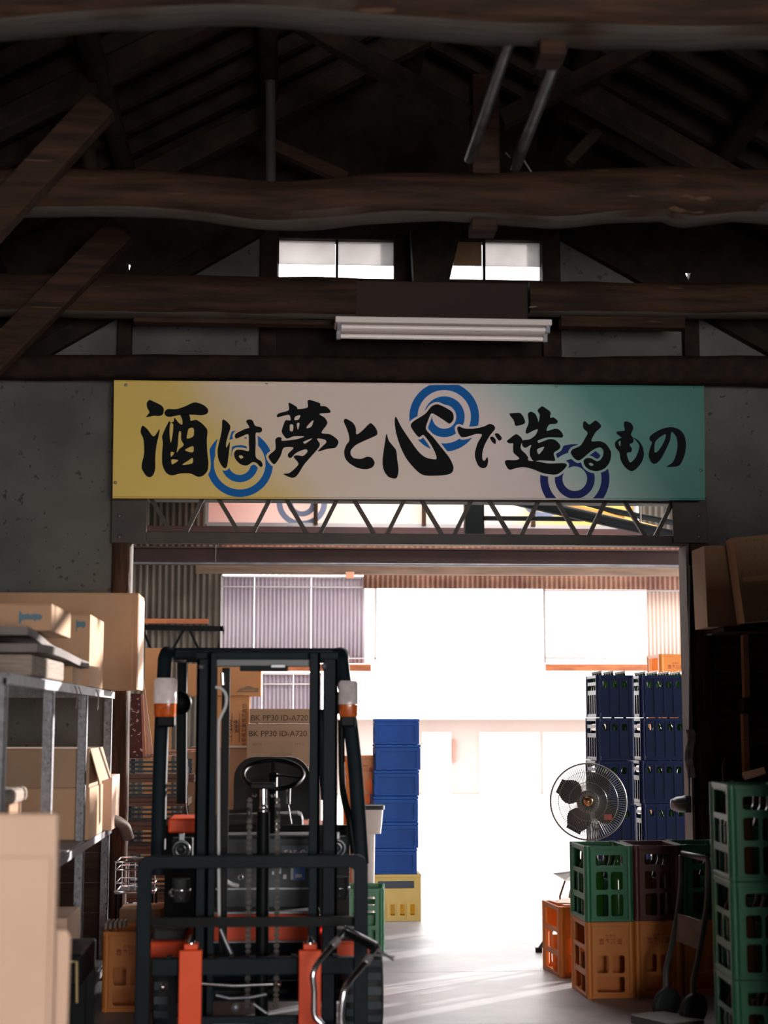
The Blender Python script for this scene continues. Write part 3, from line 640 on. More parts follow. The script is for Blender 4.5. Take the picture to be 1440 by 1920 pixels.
# ================================================================ THE BANNERS
YBN = 9.765
c1 = lambda pts, ox, oy, s: [(ox+x/s, oy+y/s) for x, y in pts]
def A1(p): return c1(p, 250, 730, 4.966)
def A2(p): return c1(p, 490, 730, 4.966)
def A3(p): return c1(p, 700, 700, 4.966)
def A4(p): return c1(p, 920, 740, 7.2)
def A5(p): return c1(p, 1060, 740, 5.3333)
GLYPHS = [   # every character: outlines, then the light counters inside them (pixels of the photograph)
 ([A1([(125,130),(150,100),(190,115),(260,150),(285,185),(275,235),(240,250),(190,248),(120,260),(150,215),(130,175)]),
   A1([(85,340),(130,370),(190,440),(245,370),(235,440),(215,530),(205,640),(205,740),(185,800),(150,820),(115,800),(80,740),(80,690),(100,600),(95,470),(68,400)]),
   A1([(290,215),(320,185),(400,185),(480,160),(570,122),(650,145),(695,185),(690,225),(640,243),(560,238),(440,240),(340,258),(300,245)]),
   A1([(335,295),(345,310),(375,300),(385,265),(420,310),(455,330),(455,280),(440,240),(510,230),(530,265),(535,295),(585,285),(640,320),(690,380),(685,470),(690,590),(700,690),(690,760),(650,805),(600,815),(530,785),(440,785),(380,800),(340,800),(300,770),(270,700),(268,600),(275,500),(268,440),(300,360)])],
  [A1([(345,320),(372,330),(366,420),(350,500),(338,420)]), A1([(425,400),(445,400),(445,470),(470,520),(430,555),(405,590),(415,520)]), A1([(515,370),(550,358),(565,380),(558,440),(500,460),(505,410)]),
   A1([(350,585),(382,592),(352,630)]), A1([(358,655),(420,662),(362,700)]), A1([(455,705),(520,660),(552,640),(550,690)]), A1([(480,568),(556,530),(555,588)])]),
 ([A1([(830,285),(870,300),(905,350),(885,420),(865,500),(868,545),(900,490),(890,600),(880,680),(870,725),(845,735),(815,700),(790,640),(785,560),(810,450),(825,370)]),
   A1([(945,440),(960,410),(1040,370),(1080,355),(1050,300),(1075,282),(1110,290),(1135,340),(1190,355),(1200,385),(1180,405),(1140,410),(1140,500),(1140,630),(1190,670),(1205,710),(1185,725),(1150,690),(1110,680),(1060,710),(1000,700),(950,650),(938,600),(960,565),(1020,565),(1075,575),(1075,500),(1070,420),(1010,440),(960,460)])],
  [A1([(982,622),(1010,618),(1024,636),(1000,648)])]),
 ([A2([(145,240),(170,222),(255,195),(255,125),(330,165),(340,185),(430,170),(430,110),(455,100),(545,130),(550,155),(600,160),(640,195),(635,220),(540,230),(590,265),(615,310),(600,345),(570,385),(565,410),(640,420),(700,460),(718,495),(690,545),(620,555),(525,580),(570,530),(605,495),(590,470),(520,460),(545,510),(530,550),(470,620),(400,700),(350,780),(320,815),(280,825),(205,790),(260,780),(320,730),(345,690),(300,630),(330,615),(390,620),(430,580),(410,560),(330,590),(275,640),(250,630),(250,600),(300,545),(210,545),(180,620),(120,700),(65,625),(130,560),(130,470),(160,445),(190,455),(195,480),(330,465),(400,440),(300,440),(235,460),(190,400),(200,350),(225,290),(270,290),(260,240),(200,250),(150,262)])],
  [A2([(268,330),(297,335),(292,390),(266,385)]), A2([(330,320),(356,318),(340,378)]), A2([(430,340),(484,288),(467,347),(423,364)]), A2([(318,255),(362,243),(347,282),(308,287)]), A2([(392,490),(474,458),(410,507)])]),
 ([A2([(770,285),(790,275),(850,310),(880,360),(885,420),(935,390),(1000,325),(1025,318),(1065,360),(1080,400),(1070,430),(960,480),(880,520),(840,560),(830,600),(860,640),(930,648),(985,628),(1030,640),(1055,685),(1035,725),(980,745),(900,735),(820,690),(780,640),(770,580),(790,520),(820,470),(800,380),(770,310)])], []),
 ([A3([(122,562),(145,630),(210,715),(222,800),(235,900),(220,970),(190,980),(140,965),(100,910),(85,840),(90,760),(105,660)]),
   A3([(210,405),(260,500),(340,620),(420,730),(490,785),(585,800),(570,730),(520,640),(465,575),(420,595),(350,500),(370,450),(480,380),(540,310),(600,290),(690,330),(740,370),(745,430),(710,470),(660,440),(590,395),(540,375),(510,440),(490,520),(560,600),(640,700),(710,790),(745,870),(735,920),(690,945),(580,955),(470,950),(400,905),(310,800),(250,680),(210,550),(198,450)])], []),
 ([A3([(780,510),(800,495),(850,515),(940,515),(1030,495),(1080,472),(1120,485),(1132,520),(1085,580),(1040,660),(1015,740),(1015,800),(1035,815),(1060,780),(1068,820),(1055,870),(1020,885),(980,865),(950,800),(945,740),(970,650),(1010,575),(960,565),(880,590),(820,595),(790,555)]),
   A3([(1085,600),(1110,590),(1140,620),(1135,660),(1105,640)]), A3([(1130,565),(1160,560),(1190,590),(1195,615),(1170,628),(1145,600)])], []),
 ([A4([(250,265),(310,250),(395,250),(440,300),(465,375),(430,405),(335,422),(310,350)]),
   A4([(215,630),(260,590),(340,535),(400,570),(430,620),(405,690),(410,740),(470,800),(505,850),(510,890),(640,905),(780,930),(940,925),(1010,930),(1025,960),(980,1020),(900,1075),(820,1080),(700,1060),(560,1005),(440,980),(340,995),(270,1015),(230,1000),(190,920),(215,885),(330,885),(385,860),(310,790),(300,720),(300,660),(250,660)]),
   A4([(500,260),(545,232),(600,260),(630,320),(645,370),(660,270),(630,215),(690,160),(740,185),(808,240),(800,310),(850,310),(905,360),(880,395),(790,405),(755,490),(870,460),(930,480),(975,540),(965,580),(900,580),(760,580),(640,620),(650,640),(800,600),(880,620),(940,690),(920,740),(850,790),(870,890),(800,895),(660,890),(580,900),(530,830),(525,750),(545,680),(470,720),(425,690),(430,620),(520,605),(600,550),(635,470),(570,490),(490,530),(470,490),(510,380)])],
  [A4([(625,740),(724,708),(650,808)]), A4([(636,640),(650,622),(800,590),(660,650)])]),
 ([A5([(175,290),(195,265),(240,300),(300,260),(350,300),(352,330),(300,380),(260,465),(340,465),(400,490),(445,550),(458,600),(440,680),(390,740),(320,765),(250,755),(200,720),(180,670),(200,640),(250,635),(310,665),(345,655),(375,610),(378,560),(350,530),(300,540),(240,580),(170,640),(125,660),(80,630),(52,580),(75,545),(150,510),(200,430),(220,380),(180,340)])],
  [A5([(232,690),(260,684),(280,706),(250,712)])]),
 ([A5([(585,280),(610,268),(660,290),(678,340),(655,400),(680,440),(675,480),(640,500),(665,540),(655,575),(615,585),(625,640),(650,680),(700,630),(730,560),(735,500),(680,430),(730,460),(770,520),(785,600),(760,680),(700,750),(650,765),(590,720),(550,650),(540,580),(500,530),(495,480),(530,445),(560,430),(515,395),(515,370),(590,360),(585,320)])],
  [A5([(528,480),(550,463),(546,520)])]),
 ([A5([(840,430),(870,395),(960,345),(1050,325),(1130,345),(1185,400),(1205,490),(1195,590),(1160,680),(1120,718),(1010,722),(1070,680),(1105,600),(1120,500),(1105,420),(1060,375),(1045,460),(1000,560),(950,650),(900,692),(860,680),(832,620),(840,550),(865,480),(845,460)])],
  [A5([(895,480),(940,430),(1002,398),(985,470),(930,560),(890,577)])]),
]
RINGS = [((449.4, 869.5), (62.4, 48.3), (34.8, 21), ring_blue), ((832.9, 781.5), (65.4, 50), (38.3, 22.5), ring_blue), ((1077.6, 897.6), (65, 50), (37.5, 23), ring_navy)]
bA, bB, bC, bD = at(214, 713, YBN), at(1320, 724, YBN), at(1322, 938, YBN), at(211, 934, YBN)
bmat = banner_mat('banner_print', bA.x, bB.x, (bA.z+bB.z)/2, (bC.z+bD.z)/2)
# print plane: pixel -> flat cloth coordinates on the plane y = Y
def print_banner(t, Y, cloth, xy, sgn=-1, rings=True, cmat=black_ink, clip=None, rmat=None):
    lift = lambda k: Y+sgn*0.0016*k
    def fill(loop, k): return MB().plate([xy(p) for p in loop], (), 0, (0, lift(k), 0))
    if rings:
        for (c, o_, i_, m_) in RINGS:
            for (r0, r1) in (o_, i_):
                pts = [[(c[0]+r*math.cos(R(4*j)), c[1]+r*math.sin(R(4*j))) for j in range(90)] for r in (r0, r1)]
                if clip: pts = [[(x, min(max(y, clip[0]), clip[1])) for x, y in lp] for lp in pts]
                mb = MB(); n = 90
                for j in range(n):
                    q = [xy(pts[0][j]), xy(pts[0][(j+1) % n]), xy(pts[1][(j+1) % n]), xy(pts[1][j])]
                    mb.add([(p[0], lift(1), p[1]) for p in q], [(0, 1, 2, 3)])
                mb.build('printed_ring', rmat or m_, t)
    for outs, ins in GLYPHS:
        edge = MB(); face = MB()
        for o in outs:
            lp = smooth_loop(o, 4); n = len(lp)
            e = fill(lp, 3); face.add(e.v, e.f)
            for j in range(n):                       # pale outline that keeps the strokes clear of the rings
                p, q = Vector(lp[j]), Vector(lp[(j+1) % n]); d = q-p
                if d.length < 1e-4: continue
                nrm = Vector((-d.y, d.x)).normalized()*4.2; dd = d.normalized()*2.2
                edge.add([(a[0], lift(1.3)+sgn*6e-6*len(edge.f), a[1]) for a in (xy(p-nrm-dd), xy(p+nrm-dd), xy(q+nrm+dd), xy(q-nrm+dd))], [(0, 1, 2, 3)])
        if rings: edge.build('letter_outline', cloth, t)
        ch = face.build('brush_character', cmat, t)
        if ins:
            hl = MB()
            for o in ins: e = fill(smooth_loop(o, 3), 4); hl.add(e.v, e.f)
            hl.build('letter_counter', cloth, ch)
bn = thing('slogan_banner', (bD.x/2+bC.x/2, YBN, min(bC.z, bD.z)), 'wide printed banner with black brush lettering, yellow to teal, above the doorway', 'banner')
MB().plate([(p.x, p.z) for p in (bD, bC, bB, bA)], (), 0.004, (0, YBN, 0)).build('cloth', bmat, bn)
def flat(p): q = at(p[0], p[1], YBN); return (q.x, q.z)
print_banner(bn, YBN, bmat, flat, clip=(722, 936))
MB().tube([bD+V(0, -0.001, 0.004), bC+V(0, -0.001, 0.004)], 0.006, 6).build('hem', bmat, bn)
MB().tube([bA+V(0, -0.001, -0.004), bB+V(0, -0.001, -0.004)], 0.005, 6).build('hem', bmat, bn)
for p in ((236, 722), (500, 718), (1043, 724), (1298, 727), (216, 905), (1314, 882)):
    MB().lathe([(0.004, -0.004), (0.010, -0.003), (0.010, 0.001)], at(p[0], p[1], YBN), (0, 1, 0), 12).build('eyelet', grey_steel, bn)

# the second banner on the far side of the shed, seen from behind, daylight coming through the cloth
Y2 = 15.75
b2 = thing('backlit_banner', at(760, 990, Y2), 'second banner seen from behind through the lattice girder, glowing with daylight', 'banner')
x0, x1 = at(388, 985, Y2).x, at(1190, 985, Y2).x; z0, z1 = at(700, 986, Y2).z, SZ-0.02
bm2 = banner_mat('banner_print_backlit', x0, x1, z1, z0, flip=True, trans=0.35, stops=[(0.0, (236, 206, 120)), (0.10, (234, 210, 160)), (0.22, (232, 220, 210)), (0.62, (232, 218, 212)), (0.80, (230, 206, 200)), (0.92, (222, 186, 178)), (1.0, (214, 172, 164))])
MB().box(x0, x1, Y2, Y2+0.004, z0, z1).build('cloth', bm2, b2)
s2 = (x1-x0)/1108.0
def mirr(p): return (x1-(p[0]-212)*s2, z0+(960-p[1])*s2*0.92)
print_banner(b2, Y2, bm2, mirr, rings=True, cmat=mat('ink_backlit', (84, 92, 98), rough=0.7), rmat=mat('ring_backlit', (120, 132, 160), rough=0.7))
for a, b in (((x0, z0), (x1, z0)), ((x0, z1), (x1, z1)), ((x0, z0), (x0, z1)), ((x1, z0), (x1, z1))):
    MB().bar((a[0], Y2-0.02, a[1]), (b[0], Y2-0.02, b[1]), 0.03, 0.04).build('frame_bar', alu, b2)
for q in (592, 795, 1000): 
    p = at(q, 965, Y2-0.06); MB().box(p.x-0.02, p.x+0.02, Y2-0.07, Y2-0.03, z0, z1).build('support_post', post_wood, b2)

# ================================================================ SHELVING AND CARTONS BESIDE IT
SXA = -1.03; SXB = -1.72; SY = (6.1, 7.35, 8.6, 9.83); STOP, SLOW = 1.70, 0.90
sh = thing('shelving_unit', ((SXA+SXB)/2, 8, 0), 'long grey speckled steel shelving unit loaded with cartons', 'shelving')
for y in SY:
    for x, s in ((SXA, -1), (SXB, 1)):
        MB().box(x+s*0.045, x, y-0.02, y-0.016, 0, STOP-0.02).box(x, x-0.004*(-s), y-0.02, y+0.025, 0, STOP-0.02).build('upright', hammered, sh)
for z in (STOP, SLOW, 0.12):
    for x in (SXA, SXB):
        MB().box(x-0.012, x+0.012, SY[0]-0.02, SY[-1]+0.02, z-0.045, z-0.005).build('beam_rail', hammered, sh)
    for i in range(3):
        MB().box(SXB, SXA, SY[i]+0.004, SY[i+1]-0.004, z-0.006, z).build('shelf_board', hammered, sh)
    for y in SY: MB().box(SXB, SXA, y-0.012, y+0.012, z-0.04, z-0.008).build('cross_rail', hammered, sh)
for y in (7.9, 8.05, 8.8):
    MB().tube(curve_pts([(SXA+0.02, y, STOP-0.01), (SXA+0.03, y+0.02, STOP-0.05), (SXA+0.026, y+0.03, STOP-0.12)]), 0.003, 6).build('dangling_string', cable_grey, sh)

def carton(x0, x1, y0, y1, z0, z1, label, m_=card, tape_=True, flap=None, name='cardboard_box', rz=0.0):
    c = Vector(((x0+x1)/2, (y0+y1)/2, z0)); t = thing(name, c, label, 'box', rz=rz)
    hx, hy, h = (x1-x0)/2, (y1-y0)/2, z1-z0
    W_ = WM[t.name]
    def put(mb, n, m2, bevel=0.0):
        mb.v = [W_ @ p for p in mb.v]; return mb.build(n, m2, t, bevel=bevel)
    put(MB().box(-hx, hx, -hy, hy, 0, h-0.004), 'carton_body', m_, 0.004)
    for s in (-1, 1): put(MB().box(-hx+0.001, hx-0.001, s*0.0015, s*(hy-0.001), h-0.004, h), 'top_flap', m_)
    if tape_: put(MB().box(-0.028, 0.028, -hy-0.0012, hy+0.0012, h-0.075, h+0.0012), 'tape', tape)
    if flap:
        for (sx, tilt) in flap: put(MB().bar((sx*hx, 0, h), (sx*(hx+0.18*math.sin(tilt)), 0, h+0.18*math.cos(tilt)), 2*hy-0.02, 0.005, up=(0, 0, 1)), 'open_flap', m_)
    return t
def carton_px(x0, y0, x1, y1, Y, D, label, m_=card, **k):
    a, b = at(x0, (y0+y1)/2, Y), at(x1, (y0+y1)/2, Y); zt, zb = at(x1, y0, Y).z, at(x1, y1, Y).z
    return carton(a.x, b.x, Y, Y+D, k.pop('zb', zb), zt, label, m_, **k)
def on(t, Y, p, text, size, m_, **k):
    q = at(p[0], p[1], Y); return lettering(text, size, m_, t, (q.x, Y-0.0025, q.z), **k)

# top shelf
t = carton_px(-60, 1112, 258, 1300, 9.4, 0.40, 'large wide plain carton standing at the end of the top shelf', card, tape_=False, zb=STOP+0.001)
p = at(252, 1112, 9.4); q = at(252, 1299, 9.4)
MB().box(p.x-0.012, p.x+0.004, 9.397, 9.3995, STOP+0.01, p.z).build('edge_tape', tape, t)
mb = MB(); r_ = at(258, 1200, 9.4).x; mb.box(r_, r_+0.004, 9.42, 9.78, STOP+0.01, p.z-0.02).build('side_tape', card_pale, t)
ZP = at(60, 1240, 6.9).z
tag(MB().box(-1.62, SXA+0.02, 6.55, 7.5, STOP+0.001, STOP+0.088).build('paper_board_stack', paper_board, bevel=0.01), 'thick bundle of pale boards lying on the top shelf', 'board bundle')
for i, (x1, zz, lab, yy) in enumerate(((-0.985, 0.09, 'lower warped grey board under the blue printed carton', 0.0), (-1.03, 0.152, 'upper warped grey board under the blue printed carton', 0.03))):
    n = 16; vs_, fs = [], []
    for k in range(n+1):
        u = k/n; y = 6.5+yy+u*1.75; w = 0.010*math.sin(u*5+i)
        for x in (-1.65, x1-0.10*u*i):
            vs_ += [(x, y, STOP+zz+w+0.004), (x, y, STOP+zz+w+0.038)]
    for k in range(n):
        a = k*4; b = a+4; fs += [(a, a+2, b+2, b), (a+1, b+1, b+3, a+3), (a, b, b+1, a+1), (a+2, a+3, b+3, b+2)]
    fs += [(0, 1, 3, 2), (n*4, n*4+2, n*4+3, n*4+1)]
    tag(MB().add(vs_, fs).build('grey_board', grey_board), lab, 'board')
t = carton(-1.56, -1.00, 6.98, 7.62, STOP+0.206, at(98, 1132, 6.98).z, 'carton with blue printed mark lying on the grey boards', card)
t2 = carton(-1.34, -1.02, 8.55, 9.2, STOP+0.001, at(172, 1152, 8.55).z, 'upright carton with small blue print beside the large plain carton', card)
carton(-1.30, -1.025, 7.93, 8.3, STOP+0.001, at(145, 1249, 7.95).z, 'small torn carton at the edge of the top shelf', card, tape_=False)
for tt, Y, cx, cy, w in ((t, 6.98, 58, 1157, 44), (t2, 8.55, 152, 1171, 18)):
    a = at(cx-w/2, cy-10, Y); b = at(cx+w/2, cy+10, Y)
    o = MB().plate(smooth_loop([(a.x+(b.x-a.x)*u, a.z+(b.z-a.z)*v) for u, v in ((0, 0), (.10, .02), (.14, .25), (.40, .16), (.46, .3), (.62, .2), (.88, .25), (1, .5), (.86, .8), (.74, .72), (.68, .98), (.60, .74), (.14, .80), (.08, 1.1), (0, 1.1))], 2), (), 0, (0, Y-0.003, 0))
    o.build('blue_print', ink_blue, tt)

# lower shelf
carton(-1.66, SXA+0.02, 8.62, 9.25, SLOW+0.001, at(160, 1478, 8.6).z, 'closed carton forming the bottom of the pair on the lower shelf', card, tape_=False)
carton(-1.66, SXA+0.015, 8.62, 9.22, at(160, 1478, 8.6).z+0.001, at(160, 1404, 8.6).z, 'carton with a raised white flap, upper of the pair on the lower shelf', card_grey, tape_=False, flap=[(1, 2.85)])
carton(-1.34, SXA+0.06, 9.36, 9.78, SLOW+0.001, at(190, 1455, 9.4).z, 'narrow pinkish carton at the far end of the lower shelf', card_pale, tape_=False)
carton(-1.69, -1.14, 6.35, 7.2, SLOW+0.001, 1.17, 'wide low carton behind the front uprights of the shelving', card_dark, tape_=False)
tag(MB().box(-1.70, -1.12, 6.3, 7.25, 1.172, 1.235).build('folded_sack', paper_board, bevel=0.02), 'folded paper sack lying on the wide low carton', 'sack')
tag(MB().tube(curve_pts([(SXA-0.10, 9.45, SLOW+0.03), (SXA+0.02, 9.52, SLOW+0.05), (SXA+0.10, 9.60, SLOW+0.02), (SXA+0.13, 9.66, SLOW-0.06)]), [0.03]*13+[0.035]*6, 10, jit=0.3).build('crumpled_bag', mat('bag', (120, 104, 96), rough=0.5)), 'crumpled brown plastic bag hanging off the end of the lower shelf', 'bag')
tag(MB().box(-1.6, -1.08, 7.5, 8.55, 0.121, 0.125+0.20).build('stored_board', plank_wood, bevel=0.01), 'dark wooden board stored on the bottom shelf', 'board')
carton(-1.55, -1.03, 8.0, 8.5, 0.331, at(125, 1722, 8.0).z, 'pale carton on the bottom shelf above the dark cart', card_pale, tape_=False)

# tall pale carton in front and the sheet leaning beside it
zt = at(60, 1526, 4.5).z
t = carton(-1.55, at(103, 1700, 4.5).x, 4.5, 4.56, 0.001, zt, 'tall pale pinkish folded carton standing on edge before the shelving', card_pale, tape_=False, name='folded_carton')
xx = at(94, 1700, 4.5).x
MB().box(xx-0.002, xx+0.001, 4.4975, 4.4995, 0.05, at(94, 1610, 4.5).z).build('crease', card_grey, t)
MB().box(-1.54, xx, 4.4975, 4.4995, at(50, 1607, 4.5).z-0.001, at(50, 1607, 4.5).z+0.001).build('crease', card_grey, t)
a = at(132, 1744, 4.62); b = at(124, 1744, 4.62)
tag(MB().plate([(-1.15, 0.001), (at(122, 1900, 4.62).x, 0.001), (a.x, a.z-0.02), (a.x-0.01, a.z), (-1.15, a.z+0.01)], (), 0.02, (0, 4.62, 0)).build('cardboard_sheet', card_pale, bevel=0.003), 'flat pale cardboard sheet propped beside the tall folded carton', 'cardboard sheet')

# dark low cart with casters under the shelving
ct = thing('low_cart', (-0.95, 6.9, 0), 'low dark cart with casters beside the tall folded carton', 'cart')
mb = MB(); bpx(mb, 60, 1790, 153, 1850, 6.7, 0.5); mb.build('cart_body', black_steel, ct, bevel=0.01)
MB().tube([at(132, 1803, 6.68), at(144, 1803, 6.68), at(144, 1880, 6.68)], 0.005, 6).build('trim_line', mat('trim_yellow', (170, 150, 100), rough=0.5), ct)
for (x, y) in ((at(146, 1885, 6.8).x, 6.8), (at(146, 1885, 6.8).x, 7.12), (at(70, 1885, 6.8).x, 6.8)):
    w = MB().lathe([(0.0, -0.016), (0.05, -0.016), (0.055, -0.01), (0.055, 0.01), (0.05, 0.016), (0, 0.016)], (x, y, 0.057), (1, 0.5, 0), 18).build('caster_wheel', grey_steel, ct)
    MB().box(x-0.03, x+0.03, y-0.02, y+0.02, 0.10, at(140, 1850, 6.7).z+0.01).build('caster_fork', black_steel, ct)

# ================================================================ CRATES
def face(W, H, holes, r=0.012):
    return [rrect(u0*W, v0*H, u1*W, v1*H, min(r, (u1-u0)*W*0.45, (v1-v0)*H*0.45), 3) for (u0, v0, u1, v1) in holes]
def crate(name, W, D, H, m_, front, side, cat='crate', div=(1, 2), th=0.006, ribs=True, band=0.05):
    """open bottle crate: four pierced side panels, round corner posts, rims, dividers"""
    t = thing(name, (0, 0, 0)); t['category'] = cat
    MB().plate(rect(0, 0, W, H), face(W, H, front), th, (-W/2, -D/2, 0)).build('front_panel', m_, t)
    MB().plate(rect(0, 0, W, H), face(W, H, front), th, (-W/2, D/2-th, 0)).build('back_panel', m_, t)
    for x in (-W/2, W/2-th):
        MB().plate(rect(0, 0, D, H), face(D, H, side), th, (x, -D/2, 0), U=(0, 1, 0), T=(1, 0, 0)).build('side_panel', m_, t)
    for sx in (-1, 1):
        for sy in (-1, 1):
            MB().tube([(sx*(W/2-0.014), sy*(D/2-0.014), 0.0), (sx*(W/2-0.014), sy*(D/2-0.014), H)], 0.021, 12).build('corner_post', m_, t)
    MB().box(-W/2+th, W/2-th, -D/2+th, D/2-th, 0.006, 0.014).build('base', m_, t)
    for nm, z in (('top_rim', H-0.022), ('bottom_rim', 0.0)):
        MB().plate(rect(-W/2-0.003, -D/2-0.003, W/2+0.003, D/2+0.003), [rect(-W/2+0.012, -D/2+0.012, W/2-0.012, D/2-0.012)], 0.020, (0, 0, z), W=(0, 1, 0), T=(0, 0, 1)).build(nm, m_, t, bevel=0.002)
    for i in range(1, div[0]+1): MB().box(-W/2+W*i/(div[0]+1)-0.002, -W/2+W*i/(div[0]+1)+0.002, -D/2+th, D/2-th, 0.014, H*0.55).build('divider', m_, t)
    for i in range(1, div[1]+1): MB().box(-W/2+th, W/2-th, -D/2+D*i/(div[1]+1)-0.002, -D/2+D*i/(div[1]+1)+0.002, 0.014, H*0.55).build('divider', m_, t)
    return t
PW, PD, PH = 0.262, 0.385, 0.412
SIDEH = [(0.16, 0.06, 0.84, 0.28), (0.16, 0.36, 0.48, 0.62), (0.52, 0.36, 0.84, 0.62), (0.16, 0.68, 0.84, 0.93)]
ORF = [(0.20, 0.33, 0.46, 0.56), (0.54, 0.33, 0.80, 0.56), (0.20, 0.08, 0.80, 0.28)]
GRF = [(0.22, 0.74, 0.80, 0.88), (0.22, 0.42, 0.48, 0.66), (0.54, 0.42, 0.80, 0.66), (0.22, 0.07, 0.48, 0.36), (0.54, 0.07, 0.80, 0.36)]
def red_print(t):
    lettering('会津の', 0.020, ink_red, t, (0.0, -PD/2-0.0015, PH*0.815))
    lettering('喜多酒造', 0.034, ink_red, t, (0.0, -PD/2-0.0015, PH*0.74), bold=0.0006)
orange0 = crate('orange_bottle_crate', PW, PD, PH, crate_orange, ORF, SIDEH, div=(0, 1)); red_print(orange0)
green0 = crate('green_bottle_crate', PW, PD, PH, crate_green, GRF, SIDEH)
maroon0 = crate('maroon_bottle_crate', PW, PD, PH, crate_maroon, GRF, SIDEH)
used = set()
def put(proto, loc, rz, label, group):
    o = proto if proto.name not in used else copy_tree(proto)
    used.add(proto.name); return place(o, loc, rz, label, 'crate', group)
def bottle(loc, label, group, m_=None, tall=0.39, name='bottle', cap=True):
    key = (name, m_.name if m_ else '', tall)
    if key not in BOT:
        b = thing(name, (0, 0, 0)); r = 0.050 if tall > 0.34 else 0.036
        MB().lathe([(0, 0), (r*.96, 0.002), (r, 0.01), (r, tall*.60), (r*.8, tall*.70), (r*.36, tall*.82), (r*.30, tall*.97), (r*.36, tall*.975), (r*.34, tall), (0, tall)], (0, 0, 0), n=14).build('glass', m_, b)
        if cap: MB().lathe([(r*.40, tall*.955), (r*.40, tall+0.003), (0, tall+0.004)], (0, 0, 0), n=12).build('cap', alu, b)
        BOT[key] = [b, False]
    e = BOT[key]; o = e[0] if not e[1] else copy_tree(e[0]); e[1] = True
    return place(o, loc, 0, label, 'bottle', group)
BOT = {}
def fill_bottles(cx, cy, z, rz, nx, ny, W, D, label, group, m_, tall, only=None):
    for i in range(nx):
        for j in range(ny):
            if only and (i, j) not in only: continue
            v = Matrix.Rotation(rz, 3, 'Z') @ Vector((-W/2+W*(i+.5)/nx, -D/2+D*(j+.5)/ny, 0))
            bottle((cx+v.x, cy+v.y, z+0.016), label, group, m_, tall)

# stack on the floor beside the doorway: green on orange, maroon on amber, dark green behind the trolley
bx = at(1100, 1868, 9.0).x+PW/2
rz = R(2.5)
put(orange0, (bx, 9.2, 0.001), rz, 'orange bottle crate with red print at the bottom under the green crate', 'orange bottle crates')
put(green0, (bx-0.004, 9.19, PH+0.004), rz, 'green bottle crate on top of the orange printed crate', 'green bottle crates')
fill_bottles(bx-0.004, 9.19, PH+0.004, rz, 2, 3, PW, PD, 'green sake bottle standing in the green crate on the orange printed crate', 'bottles in the green crate', green_glass, 0.36)
o = put(orange0, (bx+0.285, 9.24, 0.001), R(1), 'shaded amber bottle crate under the maroon crate', 'orange bottle crates')
put(maroon0, (bx+0.285, 9.23, PH+0.004), R(1), 'dark maroon bottle crate beside the green one', 'maroon bottle crates')
fill_bottles(bx+0.285, 9.23, PH+0.004, R(1), 2, 3, PW, PD, 'dark bottle standing in the maroon crate', 'bottles in the maroon crate', brown_glass, 0.36)
put(orange0, (bx+0.57, 9.28, 0.001), 0, 'shaded amber bottle crate hidden behind the folding trolley', 'orange bottle crates')
put(green0, (bx+0.57, 9.27, PH+0.004), 0, 'shaded green bottle crate behind the folding trolley', 'green bottle crates')
fill_bottles(bx+0.57, 9.27, PH+0.004, 0, 2, 3, PW, PD, 'dark bottle in the shaded green crate behind the trolley', 'bottles behind the trolley', brown_glass, 0.36)
# lone backlit orange crate with papers on it
ox = at(1044, 1822, 9.75).x+PW/2-0.02
put(orange0, (ox+0.02, 9.95, 0.001), R(6), 'orange bottle crate glowing against the light by the fan', 'orange bottle crates')
for k, (dx, dy, a) in enumerate(((0, 0, 0.2), (0.03, 0.03, -0.3))):
    c, s = math.cos(a), math.sin(a)
    pp = [(ox+0.02+dx+c*u-s*v, 9.95+dy+s*u+c*v) for u, v in ((-.10, -.14), (.10, -.14), (.10, .14), (-.10, .14))]
    tag(MB().plate(pp, (), 0.004, (0, 0, PH+0.003+0.005*k), W=(0, 1, 0), T=(0, 0, 1)).build('paper_sheet', scrap_paper), ('upper' if k else 'lower')+' sheet of paper lying on the backlit orange crate', 'paper')
# orange crate next to the forklift
put(orange0, (at(195, 1800, 8.75).x+PW/2, 8.95, 0.001), R(-1), 'orange bottle crate with red print between shelving and forklift', 'orange bottle crates')
lx = at(195, 1800, 8.75).x+PW/2
carton(lx-0.10, lx+0.14, 9.2, 9.5, 0.001, at(235, 1705, 9.2).z, 'brown carton behind the orange crate by the shelving', card_dark, tape_=False)
for k in range(5):
    p = at(200+k*8, 1735, 8.9); tag(MB().box(p.x-0.006, p.x+0.006, 8.85+0.02*k, 9.05, PH+0.002, PH+0.035).build('wooden_stick', paper_board), ['first', 'second', 'third', 'fourth', 'fifth'][k]+' thin wooden stick standing in the orange crate, counted from the shelving', 'stick', 'sticks in the orange crate')
# tall green stack at the frame's edge
gx = at(1372, 1600, 6.95).x+PW/2+0.012
for k, lab in enumerate(('green bottle crate at the bottom of the tall green stack', 'green bottle crate in the middle of the tall green stack', 'topmost crate of the tall green stack, holding brown bottles')):
    put(green0, (gx, 7.16, 0.001+k*(PH+0.003)), R(-3), lab, 'green bottle crates')
    fill_bottles(gx, 7.16, 0.001+k*(PH+0.003), R(-3), 2, 3, PW, PD, 'brown sake bottle standing in the '+('bottom', 'middle', 'top')[k]+' crate of the tall green stack', 'bottles in the tall green stack', brown_glass, 0.36)
# small green crate beside the forklift
grx = at(720, 1760, 11.0).x-PW/2
put(green0, (grx, 11.05, 0.001), R(-4), 'green bottle crate standing alone before the yellow crate', 'green bottle crates')

